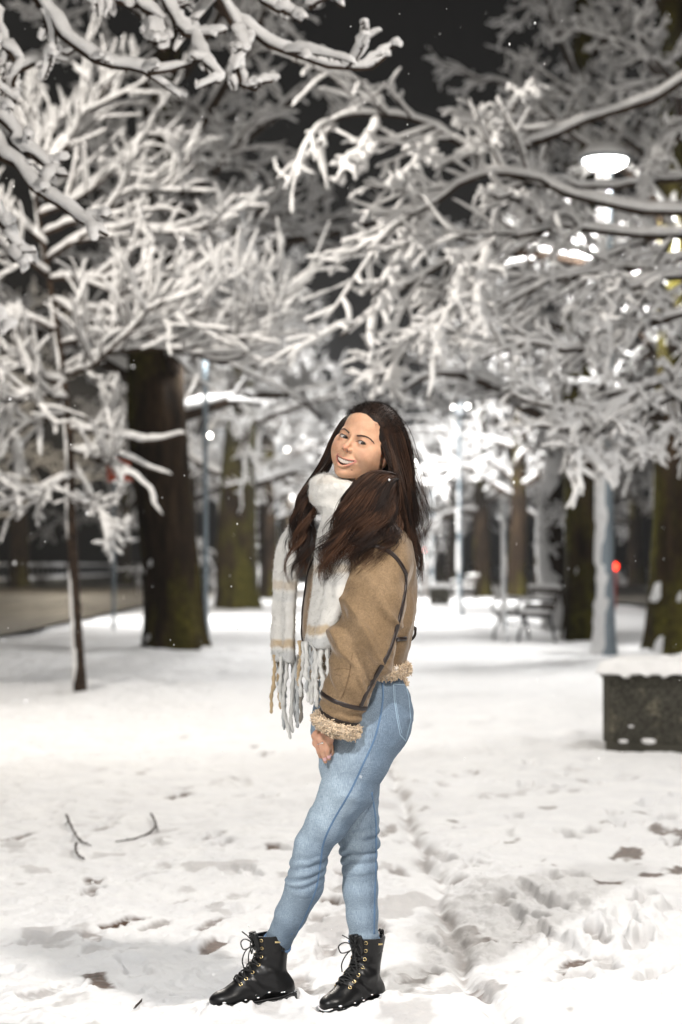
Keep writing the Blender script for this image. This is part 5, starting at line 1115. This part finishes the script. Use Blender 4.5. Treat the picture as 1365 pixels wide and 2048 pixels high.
# inferred street lamp behind the viewer, then added lights brightening snow, trees and road
bulb((-2.5, -1.0, 5.6), 2900, .16, cone=150); bulb((3.0, 2.4, 6.0), 1800, .25, (1, .94, .87), cone=0); bulb((-11.5, 52, 8), 1000, .3, (1, .86, .66), cone=0); bulb((-12, 90, 8), 3500, .3, (1, .86, .66), cone=0); bulb((3.9, 10.5, 6), 850, .2, cone=150); bulb((3.3, 21, 6.8), 1150, .2, cone=150); bulb((-3.4, 14.5, 5.8), 1350, .2, (1, .935, .85), cone=0); bulb((-1.2, 46, 5.2), 4500, .2, cone=0); bulb((3.4, 70, 5.8), 6500, .2, cone=0); bulb((.8, 120, 6), 10000, .3, cone=0)
# road pole with an orange sign
t = empty('sign_post', gpos(228, 1256), 'thin grey road pole with a red and orange sign lost in snowy twigs', 'sign'); post(t, 3.35, .035, .03)
m_or = Mat('sign_paint', .5, color=(.75, .12, .05)); m_wh = Mat('sign_white', .5, color=(.8, .55, .45))
mb = MB(); add_box(mb, (-.12, -.045, 2.85), (.42, -.030, 3.30), .006); s = mb.build('sign_panel', m_or.m, t); mb = MB(); add_box(mb, (-.05, -.052, 3.0), (.35, -.046, 3.12), .002); mb.build('sign_stripe', m_wh.m, s)
# concrete planters
def planter(p, rz, label, sc=1.0):
    t = empty('planter', p, label, 'planter', 'concrete planters', rz); t.scale = (sc,)*3; w = .30
    mb = MB(); add_box(mb, (-w+.02, -w+.02, -.06), (w-.02, w-.02, .54), .012); b = mb.build('core', m_conc2.m, t)
    for k in range(4):
        a = k*PI/2; mb = MB(); M = Matrix.Rotation(a, 4, 'Z')
        add_box(mb, (-w+.055, -w-.004, .06), (w-.055, -w+.03, .50), .010, M=M); mb.build('pebble_panel', m_conc.m if k != 1 else m_conc2.m, t)
    mb = MB(); add_box(mb, (-w-.012, -w-.012, .525), (w+.012, w+.012, .555), .01); mb.build('rim', m_conc2.m, t)
    n = 26; g = np.linspace(-1, 1, n); X, Y_ = np.meshgrid(g, g); pp = np.stack([X, Y_], -1); ed = np.maximum(np.abs(X), np.abs(Y_)); hh = .565+.048*(1-ed**7)+.012*fbm(pp*3, 3, 4); k = w+.03
    drop = smooth01((ed-.9)/.1); hh = hh-drop*(.055+.05*np.maximum(fbm(pp*5+3, 2, 6), 0)); v = np.stack([X*k*(1+.02*drop), Y_*k*(1+.02*drop), hh], -1).reshape(-1, 3); i = np.arange(n-1)[:, None]*n; j = np.arange(n-1)[None]
    q = np.stack([i+j, i+j+1, i+n+j+1, i+n+j], -1).reshape(-1, 4); mb = MB(); mb.add(v, q)
    ring = np.concatenate([np.arange(n), np.arange(1, n)*n+n-1, (n-1)*n+np.arange(n-2, -1, -1), np.arange(n-2, 0, -1)*n]); rv = v[ring].copy(); rv[:, 2] -= .01; rv[:, :2] *= .93; b0 = len(v); m_ = len(ring)
    mb.add(np.concatenate([v[ring], rv]), [(a, (a+1) % m_, m_+(a+1) % m_, m_+a) for a in range(m_)]); mb.build('snow_cap', m_bsn.m, t)
    for (x, z, s) in ((-.15, .07, .030), (.02, .075, .042), (-.1, .17, .018)):
        mb = MB(); bm = bmesh.new(); bmesh.ops.create_icosphere(bm, subdivisions=2, radius=s)
        for w_ in bm.verts: w_.co *= 1+.25*float(vnoise(np.array(w_.co)*25))
        add_bm(mb, bm, M=Matrix.Translation((x, -w-.004, z))@Matrix.Diagonal((1.3, .35, .5, 1))); mb.build('snow_patch', m_bsn.m, t)
    return t
p = gpos(1292, 1506); planter(V(p[0]+.11, p[1]+.3, 0), math.radians(-20), 'big dark pebbled concrete planter with a snow cap at the right edge')
p = gpos(880, 1207); planter(p, math.radians(-12), 'small distant concrete planter left of the lantern post')
# benches
def bench(p, rz, label):
    t = empty('bench', p, label, 'bench', 'snowy park benches', rz); L = .70   # faces +x of its own space, long side along y
    for s in (-1, 1):
        mb = MB(); y = s*L*.86
        add_tube(mb, [(.34, y, -.02), (.31, y, .18), (.24, y, .34), (.27, y, .42)], .024, 8, 16); add_tube(mb, [(-.28, y, -.02), (-.24, y, .2), (-.2, y, .40), (-.27, y, .62), (-.36, y, .86)], .024, 8, 20)
        add_tube(mb, [(-.2, y, .41), (.27, y, .43)], .022, 8, 4); add_tube(mb, [(.27, y, .42), (.36, y, .52), (.32, y, .64), (.12, y, .68), (-.27, y, .66)], .022, 8, 22); add_tube(mb, [(-.2, y, .36), (0, y, .26), (.24, y, .36)], .016, 7, 14); mb.build('side_frame', m_dark.m, t)
    for i in range(5): mb = MB(); add_box(mb, (-.18+i*.095, -L, .435), (-.105+i*.095, L, .465), .006); mb.build('seat_slat', m_wood.m, t)
    for i in range(3): mb = MB(); a = i*.125; add_box(mb, (-.245-.085*i*.38-.02*i, -L, .52+a), (-.215-.085*i*.38-.02*i, L, .61+a), .006); mb.build('back_slat', m_wood.m, t)
    mb = MB()
    P = np.stack([np.full(24, .03), np.linspace(-L, L, 24), np.full(24, .475)], -1); v, q, c = tube_arrays(P, np.full(24, .15), 14); v[:, 0] = (v[:, 0]-.03)*1.55+.03; v[:, 2] = .468+np.maximum(v[:, 2]-.475, -.006)*.34+.010*vnoise(v*9, 3)*(v[:, 2] > .475); mb.add(v, q, c); mb.build('seat_snow', m_bsn.m, t)
    mb = MB(); P = np.stack([np.full(24, -.325), np.linspace(-L, L, 24), np.full(24, .885)], -1); add_tube(mb, P, .030+.008*vnoise(P*6, 3), 9, 24); mb.build('back_snow', m_bsn.m, t)
    for s in (-1, 1): mb = MB(); add_tube(mb, np.array([(.33, s*L*.86, .66), (.12, s*L*.86, .71), (-.22, s*L*.86, .695)]), .026, 8, 12); mb.build('arm_snow', m_bsn.m, t)
    return t
p = gpos(1052, 1284); bench(p, PI+.25, 'snow covered park bench with curved iron arms by the leaning trunk')
p = gpos(928, 1202); bench(p, PI+.2, 'distant snowy bench at the foot of the lantern post')
# thin snowy pole beside the bench and little red lights
t = empty('pole', gpos(1010, 1288), 'thin pale pole plastered with snow just left of the nearest bench', 'pole'); post(t, 2.2, .03, .026, .5, 6); mb = MB(); add_lathe(mb, [(0, 2.34), (.05, 2.31), (.06, 2.24), (.032, 2.18)], 12); mb.build('snow_cap', m_bsn.m, t)
def beacon(px, py, Y, r, label, paint):
    p = V((px-682.5)*Y/FPX, Y, 0); z = CAMH+(1130-py)*Y/FPX; t = empty('warning_light', p, label, 'warning light', 'red warning lights'); mb = MB(); add_box(mb, (-r*.5, -.04, -.05), (r*.5, .04, z-r*1.1), .01); mb.build('post', paint, t)
    mb = MB(); bm = bmesh.new(); bmesh.ops.create_cone(bm, segments=24, radius1=r*1.25, radius2=r*1.25, depth=.12, cap_ends=True); add_bm(mb, bm, M=Matrix.Translation((0, .02, z))@Matrix.Rotation(PI/2, 4, 'X')); h = mb.build('housing', m_dark.m, t)
    mb = MB(); bm = bmesh.new(); bmesh.ops.create_uvsphere(bm, u_segments=18, v_segments=10, radius=r); add_bm(mb, bm, M=Matrix.Translation((0, -.05, z))@Matrix.Diagonal((1, .55, 1, 1))); mb.build('lens', m_red, h)
beacon(1229, 1133, 58, .10, 'brighter red warning light on a red post right of the snowy lamp post', Mat('red_paint', .5, color=(.4, .03, .02)).m)
beacon(851, 1101, 88, .10, 'small red light on an orange post right behind her back', Mat('orange_paint', .5, color=(.45, .16, .03)).m)
# railing along the far side of the left road
rl = empty('railing', (-17.6, 60, 0), 'long dark railing with snow on its top beyond the left road', 'railing')
mb = MB(); add_box(mb, (-.2, -20, -.1), (.2, 130, .42), .02); mb.build('parapet', m_conc2.m, rl)
mb = MB(); add_box(mb, (-.06, -20, 1.12), (.06, 130, 1.20), .01); mb.build('top_rail', m_dark.m, rl)
mb = MB(); P = np.stack([np.zeros(150), np.linspace(-20, 130, 150), np.full(150, 1.25)], -1); add_tube(mb, P, .10+.03*vnoise(P*.9, 3), 8, 150); mb.build('rail_snow', m_bsn.m, rl)
mb = MB(); P = np.stack([np.full(150, .05), np.linspace(-20, 130, 150), np.full(150, .46)], -1); add_tube(mb, P, .16+.04*vnoise(P*.9, 5), 8, 150); mb.build('parapet_snow', m_bsn.m, rl)
pm = MB(); add_box(pm, (-.11, -.11, .42), (.11, .11, 1.12), .01); pmesh = pm.data('baluster', m_dark.m)
for i in range(75): o = bpy.data.objects.new('baluster', pmesh); COL.objects.link(o); o.parent = rl; o.location = (0, -19+i*2.0, 0)
# buildings in the dark beyond both roads
m_wall = Mat('dark_facade', .9, color=(.055, .05, .045)); m_wall2 = Mat('brown_facade', .9); m_wall2.color(m_wall2.ramp(m_wall2.noise(.25, 3), [(.35, (.05, .035, .022)), (.65, (.16, .10, .055))])); m_win = Mat('dark_window', .15, color=(.01, .011, .014)); m_roof = Mat('snowy_roof', .8, color=(.7, .7, .7))
def building(p, w, d, h, mw, label, side):
    t = empty('building', p, label, 'building', 'dark buildings beyond the roads'); mb = MB(); add_box(mb, (-w/2, -d/2, -.3), (w/2, d/2, h), .05); mb.build('wall', mw, t); mb = MB(); add_box(mb, (-w/2-.4, -d/2-.4, h), (w/2+.4, d/2+.4, h+.5), .15); mb.build('roof', m_roof.m, t)
    wm = MB(); add_box(wm, (-.05, -.7, -1), (.05, .7, 1), .02); wd_ = wm.data('window', m_win.m)
    for fl in range(int(h//3.4)):
        for j in range(int(d//4)):
            o = bpy.data.objects.new('window', wd_); COL.objects.link(o); o.parent = t; o.location = (side*w/2, -d/2+2.5+j*4, 2.2+fl*3.4)
building((-34, 120, 0), 14, 70, 9, m_wall.m, 'long dark building across the left road behind the railing', 1)
building((33, 110, 0), 14, 60, 10, m_wall2.m, 'brown building in the dark beyond the right road', -1)
# ================================================================= cold damp air round the lamps
mb = MB(); add_box(mb, (-260, -40, -1.2), (260, 330, 19), 0)
hm = bpy.data.materials.new('haze_air'); hm.use_nodes = True; ht = hm.node_tree; ht.nodes.remove(ht.nodes['Principled BSDF']); pv = ht.nodes.new('ShaderNodeVolumePrincipled')
pv.inputs['Color'].default_value = (.93, .94, .96, 1); pv.inputs['Density'].default_value = .0004; pv.inputs['Anisotropy'].default_value = .35
ht.links.new(pv.outputs[0], [n for n in ht.nodes if n.type == 'OUTPUT_MATERIAL'][0].inputs['Volume'])
hz_ = mb.build('haze', hm); tag(hz_, kind='stuff', label='thin cold winter haze in the air of the avenue', cat='haze')
# ================================================================= night sky, camera
w = bpy.data.worlds.new('World'); scene.world = w; w.use_nodes = True; nt = w.node_tree
sky = nt.nodes.new('ShaderNodeTexSky'); sky.sky_type = 'NISHITA'; sky.sun_disc = False; sky.sun_elevation = math.radians(-2); sky.sun_rotation = math.radians(200); sky.ozone_density = 1.0
hs = nt.nodes.new('ShaderNodeHueSaturation'); hs.inputs['Saturation'].default_value = .25; nt.links.new(sky.outputs[0], hs.inputs['Color']); nt.links.new(hs.outputs[0], nt.nodes['Background'].inputs[0]); nt.nodes['Background'].inputs[1].default_value = .03
sl = bpy.data.lights.new('moon', 'SUN'); sl.energy = .03; sl.angle = math.radians(12); sl.color = (.85, .92, 1); so = bpy.data.objects.new('moon', sl); COL.objects.link(so); so.rotation_euler = (math.radians(35), math.radians(-20), 0)
cd = bpy.data.cameras.new('camera'); cam = bpy.data.objects.new('camera', cd); COL.objects.link(cam); scene.camera = cam
cam.location = (0, 0, CAMH); cam.rotation_euler = (PI/2, 0, 0); cd.sensor_fit = 'VERTICAL'; cd.sensor_height = 36; cd.lens = 72; cd.shift_y = 106/2048; cd.clip_end = 3000; cd.clip_start = .05
cd.dof.use_dof = True; cd.dof.focus_distance = 5.48; cd.dof.aperture_fstop = 3.2
scene.render.engine = 'CYCLES'; scene.cycles.use_denoising = True; scene.cycles.max_bounces = 6; scene.cycles.diffuse_bounces = 3; scene.cycles.sample_clamp_indirect = 4
scene.view_settings.view_transform = 'Standard'; scene.view_settings.look = 'None'; scene.view_settings.exposure = .12; scene.view_settings.gamma = 1
